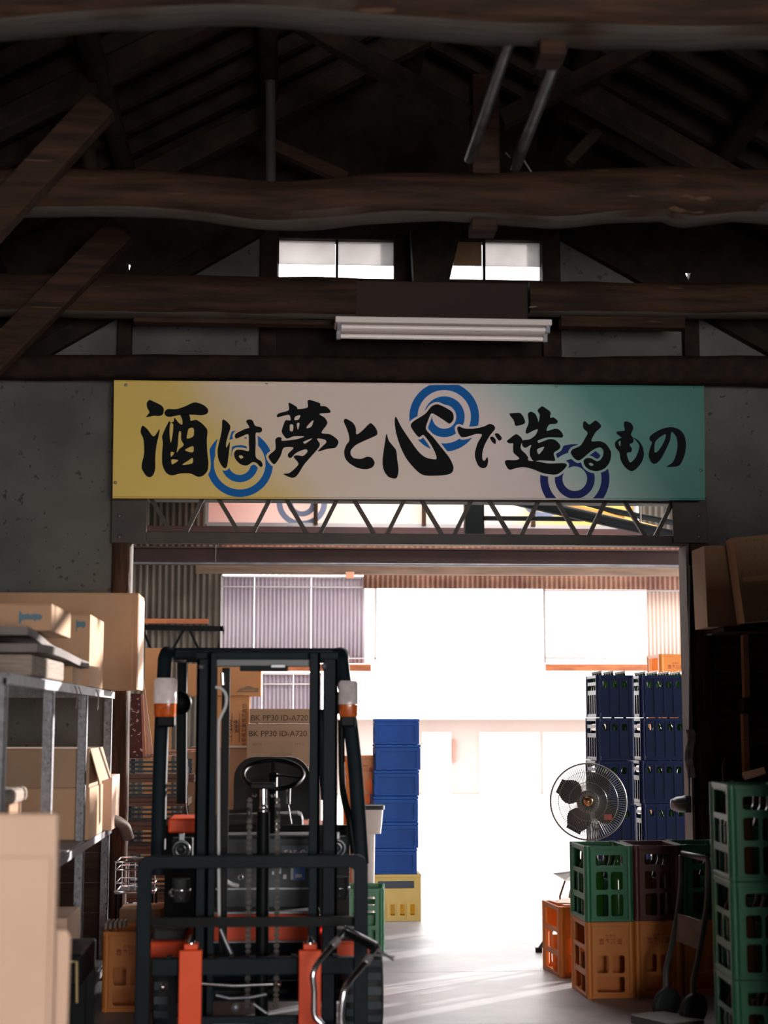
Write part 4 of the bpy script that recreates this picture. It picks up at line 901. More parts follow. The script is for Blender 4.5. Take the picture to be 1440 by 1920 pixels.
# blue bottle crates, two columns of six tiers
BH = 0.305
def blue_crate(W, D, n, nm):
    fr = [(0.10+0.80*(i+.18)/n, 0.70, 0.10+0.80*(i+.72)/n, 0.86) for i in range(n)]
    sd = [(0.10, 0.84, 0.9, 0.93), (0.10, 0.64, 0.9, 0.76)]+[(0.10+0.80*(i+.1)/4, 0.08, 0.10+0.80*(i+.85)/4, 0.54) for i in range(4)]
    t = crate(nm, W, D, BH, crate_blue, fr, sd, div=(0, 0))
    for i in range(n+1):       # moulded ribs
        u = -W/2+W*(0.10+0.80*i/n); MB().box(u-0.006, u+0.006, -D/2-0.006, -D/2, 0.03, BH-0.025).build('rib', crate_blue, t)
    return t
bl0 = blue_crate(0.268, 0.36, 3, 'blue_bottle_crate'); bl1 = blue_crate(0.36, 0.36, 4, 'blue_bottle_crate')
c1x = at(1120, 1500, 11.55).x+0.134; c2x = at(1203, 1500, 11.65).x+0.18
tiers = ('bottom', 'second lowest', 'third lowest', 'third highest', 'second highest', 'topmost')
for k in range(6):
    put(bl0, (c1x+0.006*((k*7) % 3-1), 11.73, 0.001+k*(BH+0.004)), R(1.5+((k*5) % 3-1)*0.6), tiers[k]+' blue bottle crate of the narrow column behind the fan', 'blue bottle crates')
    put(bl1, (c2x+0.006*((k*5) % 3-1), 11.83, 0.001+k*(BH+0.004)), R(1+((k*4) % 3-1)*0.5), tiers[k]+' blue bottle crate of the wide column behind the door post', 'blue bottle crates')
for k in (2, 3, 4, 5):
    zz = 0.001+k*(BH+0.004)
    fill_bottles(c1x, 11.73, zz, 0, 3, 4, 0.26, 0.35, 'green bottle in the %s blue crate of the narrow column' % tiers[k], 'bottles in the blue crates', green_glass, 0.318, only=None if k == 5 else {(0, 0), (1, 0), (2, 0)})
    fill_bottles(c2x, 11.83, zz, 0, 4, 4, 0.35, 0.35, 'green bottle in the %s blue crate of the wide column' % tiers[k], 'bottles in the blue crates', green_glass, 0.318, only=None if k == 5 else {(0, 0), (1, 0), (2, 0), (3, 0)})
# orange crates stacked further back
for k in range(5):
    put(orange0, (at(1266, 1300, 13.2).x, 13.4, 0.001+k*(PH+0.003)), R(3), ('bottom', 'second lowest', 'middle', 'second highest', 'topmost')[k]+' crate of the bright orange stack behind the blue crates', 'orange bottle crates')

# solid blue boxes on a yellow crate in the shed opening
def tote(name, W, D, H, m_):
    t = thing(name, (0, 0, 0)); t['category'] = 'crate'
    wl = 0.012
    MB().box(-W/2+.01, W/2-.01, -D/2+.01, -D/2+.01+wl, 0, H).box(-W/2+.01, W/2-.01, D/2-.01-wl, D/2-.01, 0, H).box(-W/2+.01, -W/2+.01+wl, -D/2+.01, D/2-.01, 0, H).box(W/2-.01-wl, W/2-.01, -D/2+.01, D/2-.01, 0, H).box(-W/2+.01, W/2-.01, -D/2+.01, D/2-.01, 0, 0.01).build('shell', m_, t)
    MB().plate(rect(-W/2, -D/2, W/2, D/2), [rect(-W/2+.024, -D/2+.024, W/2-.024, D/2-.024)], 0.022, (0, 0, H-0.022), W=(0, 1, 0), T=(0, 0, 1)).build('rim', m_, t, bevel=0.003)
    MB().plate(rect(-W/2+.004, 0.0, W/2-.004, H-0.026), [rect(-W/2+.035, 0.018, W/2-.035, H-0.05)], 0.008, (0, -D/2+.002, 0)).build('front_frame', m_, t, bevel=0.002)
    for x in (-W/2+.002, W/2-.010):
        MB().plate(rect(-D/2+.004, 0, D/2-.004, H-0.026), [rrect(-0.06, H*.45, 0.06, H*.62, 0.012, 3), rect(-D/2+.03, 0.018, -0.09, H-0.05), rect(0.09, 0.018, D/2-.03, H-0.05)], 0.008, (x, 0, 0), U=(0, 1, 0), T=(1, 0, 0)).build('side_frame', m_, t)
    return t
TX = (at(702, 1500, 12.5).x+at(787, 1500, 12.5).x)/2; TW = at(787, 1500, 12.5).x-at(702, 1500, 12.5).x
YD = 0.36; yh = at(740, 1640, 12.5).z-0.002
yc = thing('yellow_crate', (0, 0, 0)); yc['category'] = 'crate'
W = TW+0.01
MB().plate(rect(-W/2, 0, W/2, yh), [rrect(-W/2+0.03, yh*.70, W/2-0.05, yh*.86, 0.008, 3)]+[rrect(-W*.36+i*W*.21, yh*.12, -W*.36+i*W*.21+0.035, yh*.36, 0.006, 3) for i in range(4)], 0.008, (0, -YD/2, 0)).build('front_panel', crate_yellow, yc)
MB().box(-W/2, W/2, YD/2-.008, YD/2, 0, yh).build('back_panel', crate_yellow, yc)
for x in (-W/2, W/2-.008): MB().box(x, x+.008, -YD/2, YD/2, 0, yh).build('side_panel', crate_yellow, yc)
MB().plate(rect(-W/2-.004, -YD/2-.004, W/2+.004, YD/2+.004), [rect(-W/2+.015, -YD/2+.015, W/2-.015, YD/2-.015)], 0.02, (0, 0, yh-.02), W=(0, 1, 0), T=(0, 0, 1)).build('rim', crate_yellow, yc, bevel=0.003)
MB().box(-W/2+.03, W/2-.05, -YD/2+.012, -YD/2+.018, yh*.68, yh*.88).build('label_insert', label_blue, yc)
MB().box(-W/2+.01, W/2-.01, -YD/2+.01, YD/2-.01, 0.002, 0.012).build('base', crate_yellow, yc)
for i in range(5): MB().box(-W*.42+i*W*.21-.004, -W*.42+i*W*.21+.004, -YD/2-.005, -YD/2, 0.02, yh*.42).build('rib', crate_yellow, yc)
place(yc, (TX, 12.7, 0.001), R(1), 'pale yellow crate under the pile of blue boxes', 'crate')
tb0 = tote('blue_box', TW, 0.36, 0.194, box_blue)
for k in range(6):
    put(tb0, (TX+(-0.012 if k < 3 else 0.004)+0.004*((k*5) % 3-1), 12.7, yh+0.003+(0.10 if k else 0)+(k-(1 if k else 0))*0.198+(0.0 if k == 0 else 0.098)), R(((k*7) % 5-2)*0.6), ('lowest', 'second lowest', 'third lowest', 'third highest', 'second highest', 'topmost')[k]+' blue box of the pile on the yellow crate', 'blue boxes on the yellow crate')
# rusty stack and bin half hidden by the forklift
zz = 0.001
for k in range(3):
    put(orange0, (at(680, 1500, 12.9).x, 13.0, zz), R(2), ('bottom', 'middle', 'top')[k]+' crate of the orange stack behind the blue boxes', 'orange bottle crates'); zz += PH+0.003
wb = thing('waste_bin', (at(690, 1600, 11.6).x, 11.65, 0), 'tapered white plastic bin with black rim beside the forklift', 'bin')
cx = (at(668, 1550, 11.6).x+at(712, 1550, 11.6).x)/2
zt, zb = at(690, 1510, 11.6).z, at(690, 1563, 11.6).z
MB().tube([(cx, 11.65, zb), (cx, 11.65, zt-0.02)], [0.094, 0.112], 20, sq=5).build('bin_body', white_plastic, wb)
MB().tube([(cx, 11.65, zt-0.028), (cx, 11.65, zt)], [0.12, 0.12], 20, sq=5).build('bin_rim', black_rubber, wb)
tag(MB().tube([(cx-0.03, 11.67, 0.001), (cx-0.03, 11.67, zb-0.002)], [0.075, 0.085], 20, sq=4).build('white_drum', white_plastic), 'tall off white container standing under the white bin', 'container')

# ================================================================ GOODS IN THE SHED BEHIND THE FORKLIFT
# stack of steel frames with plank decks
for k in range(8):
    zz = 0.001+k*0.158; dx = 0.02*((k*5) % 3-1)
    x0, x1 = at(238, 1500, 11.0).x-0.05+dx, at(352, 1500, 11.0).x+dx
    t = thing('deck_frame', ((x0+x1)/2, 11.2, zz), ('lowest', 'second lowest', 'third lowest', 'fourth lowest', 'fourth highest', 'third highest', 'second highest', 'topmost')[k]+' steel framed deck in the pile by the door post', 'deck frame', 'steel framed decks piled by the door post')
    MB().box(x0-0.01, x1+0.02, 11.02, 11.06, zz+0.002, zz+0.028).box(x0-0.01, x1+0.02, 11.02, 11.06, zz+0.030, zz+0.056).build('edge_plank', rack_plank, t, bevel=0.003)
    MB().box(x0-0.01, x1+0.02, 11.06, 11.5, zz+0.004, zz+0.05).build('deck', rack_plank, t)
    for zq in (0.070, 0.100, 0.130): MB().box(x0, x1, 11.02, 11.045, zz+zq, zz+zq+0.014).build('steel_rail', rack_steel, t)
    for xx in (x0+0.03, x1-0.03):
        MB().box(xx-0.014, xx+0.014, 11.0, 11.05, zz+0.066, zz+0.108).build('corner_clip', grey_steel, t, bevel=0.003)
        MB().box(xx-0.014, xx+0.014, 11.4, 11.45, zz+0.05, zz+0.152).build('leg', rack_steel, t)
        MB().box(xx-0.010, xx+0.010, 11.05, 11.08, zz+0.05, zz+0.152).build('leg', rack_steel, t)
ztp = 0.001+8*0.158
a = at(264, 1420, 11.05)
for k in range(9):
    cxx = a.x+0.02+0.045*k; an = k*1.3; c, s = math.cos(an), math.sin(an)
    pp = [(cxx-0.05+c*u-s*v, 11.2+s*u+c*v) for u, v in ((-.09, -.12), (.09, -.10), (.08, .12), (-.09, .10))]
    tag(MB().plate(pp, (), 0.005, (0, 0, ztp+0.007*k), W=(0, 1, 0), T=(0, 0, 1)).build('cardboard_scrap', scrap_paper if k % 2 else pink_board), ('lowest', 'second lowest', 'third lowest', 'fourth lowest', 'middle', 'fourth highest', 'third highest', 'second highest', 'topmost')[k]+' cardboard scrap on the pile of steel framed decks', 'cardboard scrap', 'scraps on the decks')
def leaning(px0, px1, pxt0, pxt1, yb_, yt_, Y, m_, label, th=0.02, lean=0.12, name='leaning_board'):
    A, B = at(px0, yb_, Y), at(px1, yb_, Y); C_, D_ = at(pxt1, yt_, Y), at(pxt0, yt_, Y)
    for p in (C_, D_): p.y += lean
    n = (B-A).cross(D_-A).normalized()*th
    if n.y < 0: n = -n
    return tag(MB().add([A, B, C_, D_, A+n, B+n, C_+n, D_+n], [(0,1,2,3),(7,6,5,4),(0,4,5,1),(1,5,6,2),(2,6,7,3),(3,7,4,0)]).build(name, m_, bevel=0.002), label, 'board')
leaning(236, 268, 236, 262, 1421, 1300, 11.08, maroon_speckle, 'white speckled maroon board leaning beside the door post', 0.03, 0.10)
leaning(268, 274, 262, 266, 1421, 1300, 11.10, pink_board, 'thin pink board edge leaning on the speckled maroon board', 0.02, 0.10)
leaning(278, 288, 262, 266, 1418, 1272, 11.14, card_pale, 'narrow pale board leaning over the cardboard scraps', 0.02, 0.14)
leaning(266, 320, 267, 318, 1714, 1212, 12.6, card_orange, 'tall orange brown cardboard sheet behind the forklift guard', 0.03, 0.25, 'cardboard_sheet')
# white wire hanging off the pile
tag(MB().tube(curve_pts([at(350, 1422, 11.06), at(351, 1428, 10.95), at(352, 1460, 10.93), at(348, 1492, 10.94), at(352, 1530, 10.94)]), 0.003, 6).build('hanging_wire', white_hose), 'thin white wire hanging before the pile of decks', 'wire')
# support under the cartons: two pallets of brown cartons hidden behind the forklift
def tall_box(x0, y0, x1, y1, Y, D, label, m_): return carton_px(x0, y0, x1, y1, Y, D, label, m_, tape_=False)
base1 = carton(at(350, 1500, 12.6).x, at(470, 1500, 12.6).x, 12.7, 13.2, 0.001, at(430, 1402, 12.7).z, 'tall dark carton stack base behind the forklift mast', card_dark, tape_=False)
t = carton(at(392, 1350, 12.7).x, at(467, 1350, 12.7).x, 12.7, 13.15, at(430, 1402, 12.7).z+0.002, at(430, 1305, 12.7).z, 'orange brown carton with sideways printed characters seen through the mast', card_orange, tape_=False)
Yc = 12.7
MB().box(at(426, 1398, Yc).x-.02, at(466, 1398, Yc).x, Yc-0.01, Yc+.004, at(430, 1402, Yc).z+.002, at(430, 1402, Yc).z+.016).build('white_edge', white_plastic, t)
side = dict(U=(0, 0, 1), W=(-1, 0, 0))
on(t, Yc, (430, 1366), 'P-200', 0.060, ink, **side)
on(t, Yc, (441, 1362), '1200本', 0.036, ink, **side); on(t, Yc, (445.5, 1362), '箱無地', 0.034, ink, **side)
on(t, Yc, (458, 1360), '岐阜県工業株式会社', 0.038, ink, **side)
for q in (435, 449):
    p = at(q, 1363, Yc); MB().box(p.x-.0018, p.x+.0018, Yc-0.003, Yc-0.0015, at(q, 1392, Yc).z, at(q, 1337, Yc).z).build('printed_rule', ink, t)
t = carton(at(352, 1280, Yc).x, at(489, 1280, Yc).x, Yc-0.02, Yc+0.45, at(430, 1305, Yc).z+0.002, at(430, 1245, Yc).z, 'carton with faint printed mark on top of the orange brown carton', card_orange, tape_=False)
MB().plate([(lambda q: (q.x, q.z))(at(x, y, Yc-0.02)) for x, y in ((442, 1298), (450, 1291), (457, 1290), (463, 1286), (470, 1287), (476, 1290), (485, 1290), (484, 1298))], [[(lambda q: (q.x, q.z))(at(x, y, Yc-0.02)) for x, y in ((452, 1295.5), (478, 1295.5), (478, 1293.5), (456, 1293.5))]], 0, (0, Yc-0.0225, 0)).build('faint_print', ink_grey, t)
t0 = carton(at(462, 1500, 12.1).x, at(578, 1500, 12.1).x, 12.1, 12.6, 0.001, at(520, 1436, 12.1).z, 'tall plain carton carrying the two printed cartons behind the seat', card_dark, tape_=False)
t = carton(at(463, 1400, 12.1).x, at(580, 1400, 12.1).x, 12.1, 12.5, at(520, 1436, 12.1).z+0.002, at(520, 1357, 12.1).z, 'greyish carton reading BK PP30 ID-A720, lower of two', card_grey, tape_=False)
on(t, 12.1, (521, 1376), 'BK PP30 ID-A720', 0.060, ink); on(t, 12.1, (482, 1396), '2002X', 0.028, ink_grey); on(t, 12.1, (562, 1395), '24本入', 0.026, ink_grey); on(t, 12.1, (527, 1414.5), '(L)BOTTRANS', 0.026, ink_grey)
t = carton(at(467, 1400, 12.3).x, at(582, 1400, 12.3).x, 12.3, 12.7, at(520, 1357, 12.1).z+0.004, at(520, 1329, 12.3).z, 'greyish carton reading BK PP30 ID-A720, upper of two', card_grey, tape_=False)
on(t, 12.3, (524, 1346.5), 'BK PP30 ID-A720', 0.060, ink)

# chrome wire basket on a stand beside the shelving
wk = thing('wire_basket', at(245, 1690, 9.6)*1, 'chrome wire basket rack between shelving and forklift', 'basket')
xa, xb = at(216, 1650, 9.6).x, at(290, 1650, 9.6).x; z1, z0 = at(250, 1616, 9.6).z, at(250, 1672, 9.6).z
for zz, r in ((z1, .006), (z1-0.045, .005), (z0+0.05, .004), (z0, .008)):
    MB().tube([(xa, 9.6, zz), (xb, 9.6, zz), (xb, 9.9, zz), (xa, 9.9, zz), (xa, 9.6, zz)], r, 6).build('wire_ring', chrome, wk)
for k in range(7):
    x = xa+(xb-xa)*k/6; MB().tube([(x, 9.6, z1), (x, 9.6, z0)], .003, 6).build('wire', chrome, wk)
MB().box(xa, xb, 9.6, 9.9, z0-0.012, z0).build('tray', grey_steel, wk)
for x in (xa+.01, xb-.01):
    for y in (9.61, 9.89): MB().tube([(x, y, 0), (x, y, z0)], .008, 6).build('leg', black_steel, wk)

# ================================================================ FAN
fn = thing('industrial_fan', (at(1090, 1790, 10.8).x, 10.8, 0), 'tripod industrial fan with round wire guard before the blue crates', 'fan')
fc = at(1103, 1503, 10.75); ax = Vector((-0.22, -1, 0.05)).normalized()
FRd = 0.252
qa = ax.cross(Vector((0, 0, 1))).normalized(); qb = qa.cross(ax).normalized()
gs = MB()
for sgn, bulge in ((1, 0.07), (-1, 0.08)):
    for k in range(96):
        t_ = 2*math.pi*k/96; e = qa*math.cos(t_)+qb*math.sin(t_); pts = []
        for u in (0.27, 0.6, 0.88, 1.0): pts.append(fc+e*(FRd*u)+ax*(sgn*bulge*(1-u**4)))
        gs.tube(pts, 0.0019, 4, cap=False)
g = gs.build('guard_wires', fan_grey, fn); g['kind'] = 'stuff'
for u, b_ in ((1.0, 0.0), (0.78, 0.045), (0.5, 0.066)):
    MB().torus(fc+ax*b_, ax, FRd*u, 0.004 if u == 1 else 0.0022, 48, 6).build('guard_ring', fan_grey, fn)
MB().torus(fc, ax, FRd, 0.006, 48, 6).build('guard_rim', fan_grey, fn)
MB().lathe([(FRd*.30, 0.062), (FRd*.30, 0.074), (FRd*.16, 0.080), (FRd*.16, 0.070), (FRd*.28, 0.062)], fc, ax, 28).build('hub_ring', fan_grey, fn)
for k in range(24):
    t_ = 2*math.pi*k/24; e = qa*math.cos(t_)+qb*math.sin(t_); MB().bar(fc+e*FRd*.18+ax*.08, fc+e*FRd*.28+ax*.077, .004, .004).build('hub_spoke', fan_dark, fn)
MB().lathe([(0, 0.088), (FRd*.10, 0.086), (FRd*.13, 0.078), (FRd*.13, 0.07)], fc, ax, 20).build('hub_badge', brass, fn)
for k in range(4):
    t0_ = 2*math.pi*k/4+0.5; vs_ = []; n = 8
    for i in range(n+1):
        f = i/n; rad = FRd*(0.12+0.78*f); w = 0.22+0.42*math.sin(math.pi*min(f*1.1, 1)); 
        for s in (-1, 1):
            t_ = t0_+s*w; vs_.append(fc+(qa*math.cos(t_)+qb*math.sin(t_))*rad+ax*(s*0.022-0.01))
    b_ = MB().add(vs_+[p-ax*0.003 for p in vs_], [(2*i, 2*i+1, 2*i+3, 2*i+2) for i in range(n)]+[(2*i+2+18, 2*i+3+18, 2*i+1+18, 2*i+18) for i in range(n)], True).build('fan_blade', fan_dark, fn)
MB().lathe([(0, -0.20), (0.05, -0.19), (0.065, -0.15), (0.065, -0.03), (0.03, 0.0)], fc, ax, 18).build('motor', fan_dark, fn)
p = fc+qa*(-0.13)+qb*(-0.10)+ax*0.055; MB().bar(p-qa*.026, p+qa*.026, 0.036, 0.002, up=ax).build('warning_sticker', mat('sticker_red', (200, 110, 92), rough=0.5), fn)
fb = Vector((fc.x+0.04, 10.95, 0))
MB().tube([fb+V(0, 0, 0.45), Vector((fb.x, fb.y, fc.z))], 0.02, 12).build('stand_pole', fan_dark, fn)
MB().lathe([(0.03, 0.40), (0.045, 0.42), (0.045, 0.50), (0.025, 0.54)], fb, (0, 0, 1), 14).build('stand_collar', fan_dark, fn)
for ang in (200, 320, 80):
    e = Vector((math.cos(R(ang)), math.sin(R(ang)), 0)); ft_ = fb+e*0.40
    lg = MB().tube([fb+V(0, 0, 0.46)+e*0.03, ft_+V(0, 0, 0.015)], 0.012, 8).build('tripod_leg', fan_dark, fn)
    MB().box(ft_.x-0.02, ft_.x+0.02, ft_.y-0.02, ft_.y+0.02, 0, 0.03).build('rubber_foot', black_rubber, lg)
a = at(1036, 1640, 10.3)
tag(MB().add([at(1036, 1638, 10.3), at(1082, 1632, 10.5), at(1084, 1652, 10.5), at(1060, 1652, 10.3), at(1036, 1638, 10.3)+V(0, .02, 0), at(1082, 1632, 10.5)+V(0, .02, 0), at(1084, 1652, 10.5)+V(0, .02, 0), at(1060, 1652, 10.3)+V(0, .02, 0)], [(0,1,2,3),(7,6,5,4),(0,4,5,1),(1,5,6,2),(2,6,7,3),(3,7,4,0)]).tube([at(1060, 1650, 10.35), at(1050, 1680, 10.35), Vector((at(1048, 1700, 10.35).x, 10.3, 0))], 0.007, 6).tube([at(1074, 1650, 10.45), at(1068, 1680, 10.45), Vector((at(1066, 1700, 10.45).x, 10.5, 0))], 0.007, 6).build('folding_stool', grey_board), 'small folding stool with thin legs behind the green crate', 'stool')

# ================================================================ FOLDING TROLLEY
YT = 8.25
tr = thing('platform_trolley', (at(1260, 1880, YT).x, YT, 0), 'dusty grey upright hand trolley leaning before the maroon crate', 'trolley')
La = [at(1278, 1606, YT+.32), at(1275, 1680, YT+.30), at(1262, 1760, YT+.2), at(1249, 1815, YT+.12)]
Lb = [at(1328, 1616, YT+.1), at(1326, 1690, YT+.08), at(1314, 1770, YT+.0), at(1300, 1840, YT-.06)]
tm = mat('trolley_grey', (92, 94, 92), (74, 76, 74), scale=8, rough=0.45, metal=0.4)
for L_ in (La, Lb):
    MB().tube(curve_pts(L_, 5)+[Vector((L_[-1].x-0.015, L_[-1].y-0.03, 0.10))], 0.015, 10).build('frame_tube', tm, tr)
MB().tube([La[0], La[0]+V(0.005, 0, 0.015), Lb[0]+V(-0.005, 0, 0.015), Lb[0]], 0.015, 10).build('handle_bar', grey_steel, tr)
A, B, C_, D_ = at(1268, 1712, YT+.26), at(1318, 1728, YT+.04), at(1312, 1782, YT+.0), at(1263, 1762, YT+.2)
MB().add([A, B, C_, D_]+[p+V(.01, .015, 0) for p in (A, B, C_, D_)], [(0,1,2,3),(7,6,5,4),(0,4,5,1),(1,5,6,2),(2,6,7,3),(3,7,4,0)]).build('cross_panel', mat('panel_tan', (128, 112, 94), (104, 92, 78), scale=6, rough=0.6), tr)
for L_ in (La, Lb):
    c = Vector((L_[-1].x-0.01, L_[-1].y-0.03, 0.085)); d = (Lb[-1]-La[-1]).normalized()
    w = MB().lathe([(0, -.02), (.07, -.02), (.084, -.012), (.084, .012), (.07, .02), (0, .02)], c, d, 22).build('wheel', black_rubber, tr)
    MB().lathe([(0, -.024), (.045, -.022), (.05, -.018)], c, d, 18).build('hub_cap', grey_steel, w)
bp = [at(1219, 1846, YT-.15), at(1268, 1872, YT-.35)]
d = (Lb[-1]-La[-1]); d.z = 0; d.normalize(); nrm = Vector((-d.y, d.x, 0)); base = Vector((La[-1].x-0.04, La[-1].y-0.1, 0))
pts = [base-nrm*0.22, base+d*0.30-nrm*0.22, base+d*0.30, base]
MB().plate([(p.x, p.y) for p in pts], (), 0.045, (0, 0, 0.02), W=(0, 1, 0), T=(0, 0, 1)).build('toe_plate', tm, tr, bevel=0.004)

# ================================================================ SHELF AND CARTONS BY THE DOOR POST
ws = thing('wall_ledge', at(1400, 1175, 9.7), 'dark wooden wall ledge on brackets beside the door post', 'shelf')
zl = at(1380, 1178, 9.6).z
MB().box(at(1352, 1170, 9.5).x, 3.3, 9.45, 9.96, zl-0.03, zl).build('ledge_board', dark_wood, ws, bevel=0.004)
MB().box(at(1390, 1320, 9.8).x, 3.3, 9.75, 9.97, at(1400, 1334, 9.8).z, at(1400, 1310, 9.8).z).build('lower_ledge', dark_wood, ws, bevel=0.004)
mb = MB(); bpx(mb, 1395, 1190, 1405, 1308, 9.78, 0.06); mb.build('upright_strip', pale_wood, ws)
mb = MB(); bpx(mb, 1395, 1338, 1405, 1470, 9.78, 0.06); mb.build('upright_strip', pale_wood, ws)
MB().bar(at(1330, 1190, 9.5), at(1412, 1172, 9.6), 0.05, 0.008).build('support_strip', grey_board, ws)
def tilted(name, quad, Y, D, m_, label, dots=False):
    P = [at(x, y, Y) for x, y in quad]
    t = thing(name, (P[2]+P[3])/2, label, 'box')
    MB().add(P+[p+V(0.0, D, 0) for p in P], [(0,1,2,3),(7,6,5,4),(0,4,5,1),(1,5,6,2),(2,6,7,3),(3,7,4,0)]).build('carton_body', m_, t, bevel=0.004)
    if dots:
        mb = MB()
        for i in range(7):
            for j in range(11):
                if j in (5,): continue
                u, v = (i+.6)/7, (j+.6)/11
                p = (P[0]*(1-u)+P[1]*u)*(1-v)+(P[3]*(1-u)+P[2]*u)*v
                mb.box(p.x-.006, p.x+.006, p.y-.0025, p.y-.0015, p.z-.008, p.z+.008)
        o = mb.build('printed_marks', ink_grey, t)
        q0 = P[0]*.5+P[3]*.5; q1 = P[1]*.5+P[2]*.5
        MB().bar(q0*.92+q1*.08+V(0, -.002, 0), q0*.1+q1*.9+V(0, -.002, 0), .002, 0.03).build('tape', tape, t)
    else:
        q0 = P[0]*.45+P[3]*.55; q1 = P[1]*.45+P[2]*.55
        MB().bar(q0+V(0, -.001, 0), q1+V(0, -.001, 0), .002, .003).build('seam', ink_grey, t)
    return t
tilted('cardboard_box', [(1320, 1023), (1376, 1022), (1388, 1174), (1327, 1176)], 9.5, 0.3, card_dark, 'narrow plain brown carton standing on the wall ledge')
tilted('cardboard_box', [(1374, 1008), (1480, 998), (1480, 1160), (1396, 1168)], 9.3, 0.16, card_dark, 'tilted carton printed with rows of small marks on the wall ledge', dots=True)
tag(MB().tube(curve_pts([at(1362, 1422, 9.8), at(1357, 1440, 9.78), at(1360, 1466, 9.76), at(1370, 1476, 9.74), at(1382, 1468, 9.74)]), 0.014, 8).build('work_glove', mat('glove', (52, 44, 40), rough=0.9)), 'dark curled strap hanging on the plank wall', 'strap')
mb = MB(); mb.add([at(1392, 1448, 9.7), at(1432, 1438, 9.66), at(1436, 1448, 9.6), at(1396, 1460, 9.62), at(1392, 1448, 9.7)-V(0,0,.01), at(1432, 1438, 9.66)-V(0,0,.01), at(1436, 1448, 9.6)-V(0,0,.01), at(1396, 1460, 9.62)-V(0,0,.01)], [(0,1,2,3),(7,6,5,4),(0,4,5,1),(1,5,6,2),(2,6,7,3),(3,7,4,0)])
tag(mb.build('paper_packet', card_pale), 'pale folded packet lying above the tall green stack', 'packet')
mb = MB(); bpx(mb, 1376, 1462, 1500, 1480, 9.62, 0.35); tag(mb.build('wall_bench', dark_wood, bevel=0.005), 'dark wooden board carrying the pale packet', 'board')
# plastic bag, cable and grey switch box on the door post
n = 10; vs_, fs = [], []
for i in range(n+1):
    for j in range(5):
        p = at(1286+j*4+3*math.sin(i*.8), 1368+i*9, 9.86); p.y += 0.012*math.sin(i*1.9+j*2.1); vs_.append(p)
for i in range(n):
    for j in range(4): a = i*5+j; fs.append((a, a+1, a+6, a+5))
o = tag(MB().add(vs_, fs, True).build('plastic_bag', plastic_film), 'crumpled clear plastic bag hanging on the door post', 'bag')
o.modifiers.new('thick', 'SOLIDIFY').thickness = 0.003
sb_ = thing('switch_box', at(1285, 1525, 9.85), 'grey rounded switch box with cable on the door post', 'switch')
mb = MB(); bpx(mb, 1284, 1492, 1297, 1524, 9.84, 0.06); mb.build('box_cover', grey_steel, sb_, bevel=0.006)
p = at(1272, 1508, 9.86); MB().lathe([(0.0, -0.05), (0.03, -0.045), (0.046, -0.01), (0.05, 0.03), (0.05, 0.04)], p, (1, 0, 0), 18).build('round_housing', grey_steel, sb_)
MB().tube([at(1292, 1492, 9.85), at(1292, 1440, 9.86), at(1293, 1260, 9.88), at(1293, 1060, 9.9)], .006, 6).build('cable', cable_grey, sb_)

# ================================================================ THE FORKLIFT
YF = 7.2
fcx = (at(256, 1700, YF).x+at(690, 1700, YF).x)/2
fk = thing('forklift', (fcx, 8.4, 0), 'orange and black counterbalance forklift parked facing the viewer', 'forklift')
def P(mb, name, m_, bevel=0.0, parent=None): return mb.build(name, m_, parent or fk, bevel=bevel)
# load backrest: one bent frame
xa, xb, ztp, zbt = at(256, 1700, YF).x, at(690, 1700, YF).x, at(473, 1604, YF).z, 0.10
ia, ib, izt, izb = at(283, 1700, YF).x, at(664, 1700, YF).x, at(473, 1628, YF).z, 0.16
def arch(x0, z0, x1, z1, r):
    pts = [(x0, z0), (x1, z0)]
    for k in range(7): t = R(90*k/6); pts.append((x1-r+r*math.cos(t), z1-r+r*math.sin(t)))
    for k in range(7): t = R(90+90*k/6); pts.append((x0+r+r*math.cos(t), z1-r+r*math.sin(t)))
    return pts
P(MB().plate(arch(xa, zbt, xb, ztp, 0.05), [arch(ia, izb, ib, izt, 0.02)], 0.035, (0, YF, 0)), 'load_backrest', slate_steel, 0.004)
mb = MB(); bpx(mb, 284, 1720, 664, 1738, YF+0.05, 0.03); P(mb, 'carriage_crossbar', black_steel)
mb = MB(); bpx(mb, 284, 1797, 664, 1828, YF+0.02, 0.06); cb = P(mb, 'upper_fork_bar', slate_steel, 0.004)
for k in range(9):
    x = ia+0.08+k*(ib-ia-0.16)/8; z = at(473, 1797, YF).z; P(MB().box(x-0.012, x+0.012, YF+0.02, YF+0.08, z, z+0.008), 'notch', black_steel, parent=cb)
P(MB().box(ia, ib, YF+0.02, YF+0.08, 0.12, 0.20), 'lower_fork_bar', slate_steel, 0.004)
# forks: shank, heel and blade in one bent bar, with its locking pin
for x0, x1 in ((335, 378), (560, 602)):
    a, b = at(x0, 1850, YF-0.03).x, at(x1, 1850, YF-0.03).x; zt = at(x0, 1782, YF-0.03).z
    prof = [(YF+0.005, zt), (YF+0.005, 0.06), (YF-0.03, 0.03), (YF-1.05, 0.03), (YF-1.05, 0.042), (YF-0.08, 0.07), (YF-0.035, 0.12), (YF-0.035, zt)]
    f_ = P(MB().plate(prof, (), b-a, (a, 0, 0), U=(0, 1, 0), W=(0, 0, 1), T=(1, 0, 0)), 'fork', safety_orange, 0.004)
    P(MB().box((a+b)/2-0.03, (a+b)/2+0.03, YF-0.02, YF+0.06, zt, zt+0.025), 'fork_hook', safety_orange, 0.004, f_)
    P(MB().lathe([(0.018, 0), (0.018, 0.014), (0.009, 0.016), (0.009, 0.034), (0, 0.036)], ((a+b)/2, YF, zt+0.024), n=12), 'fork_pin', chrome, 0, f_)
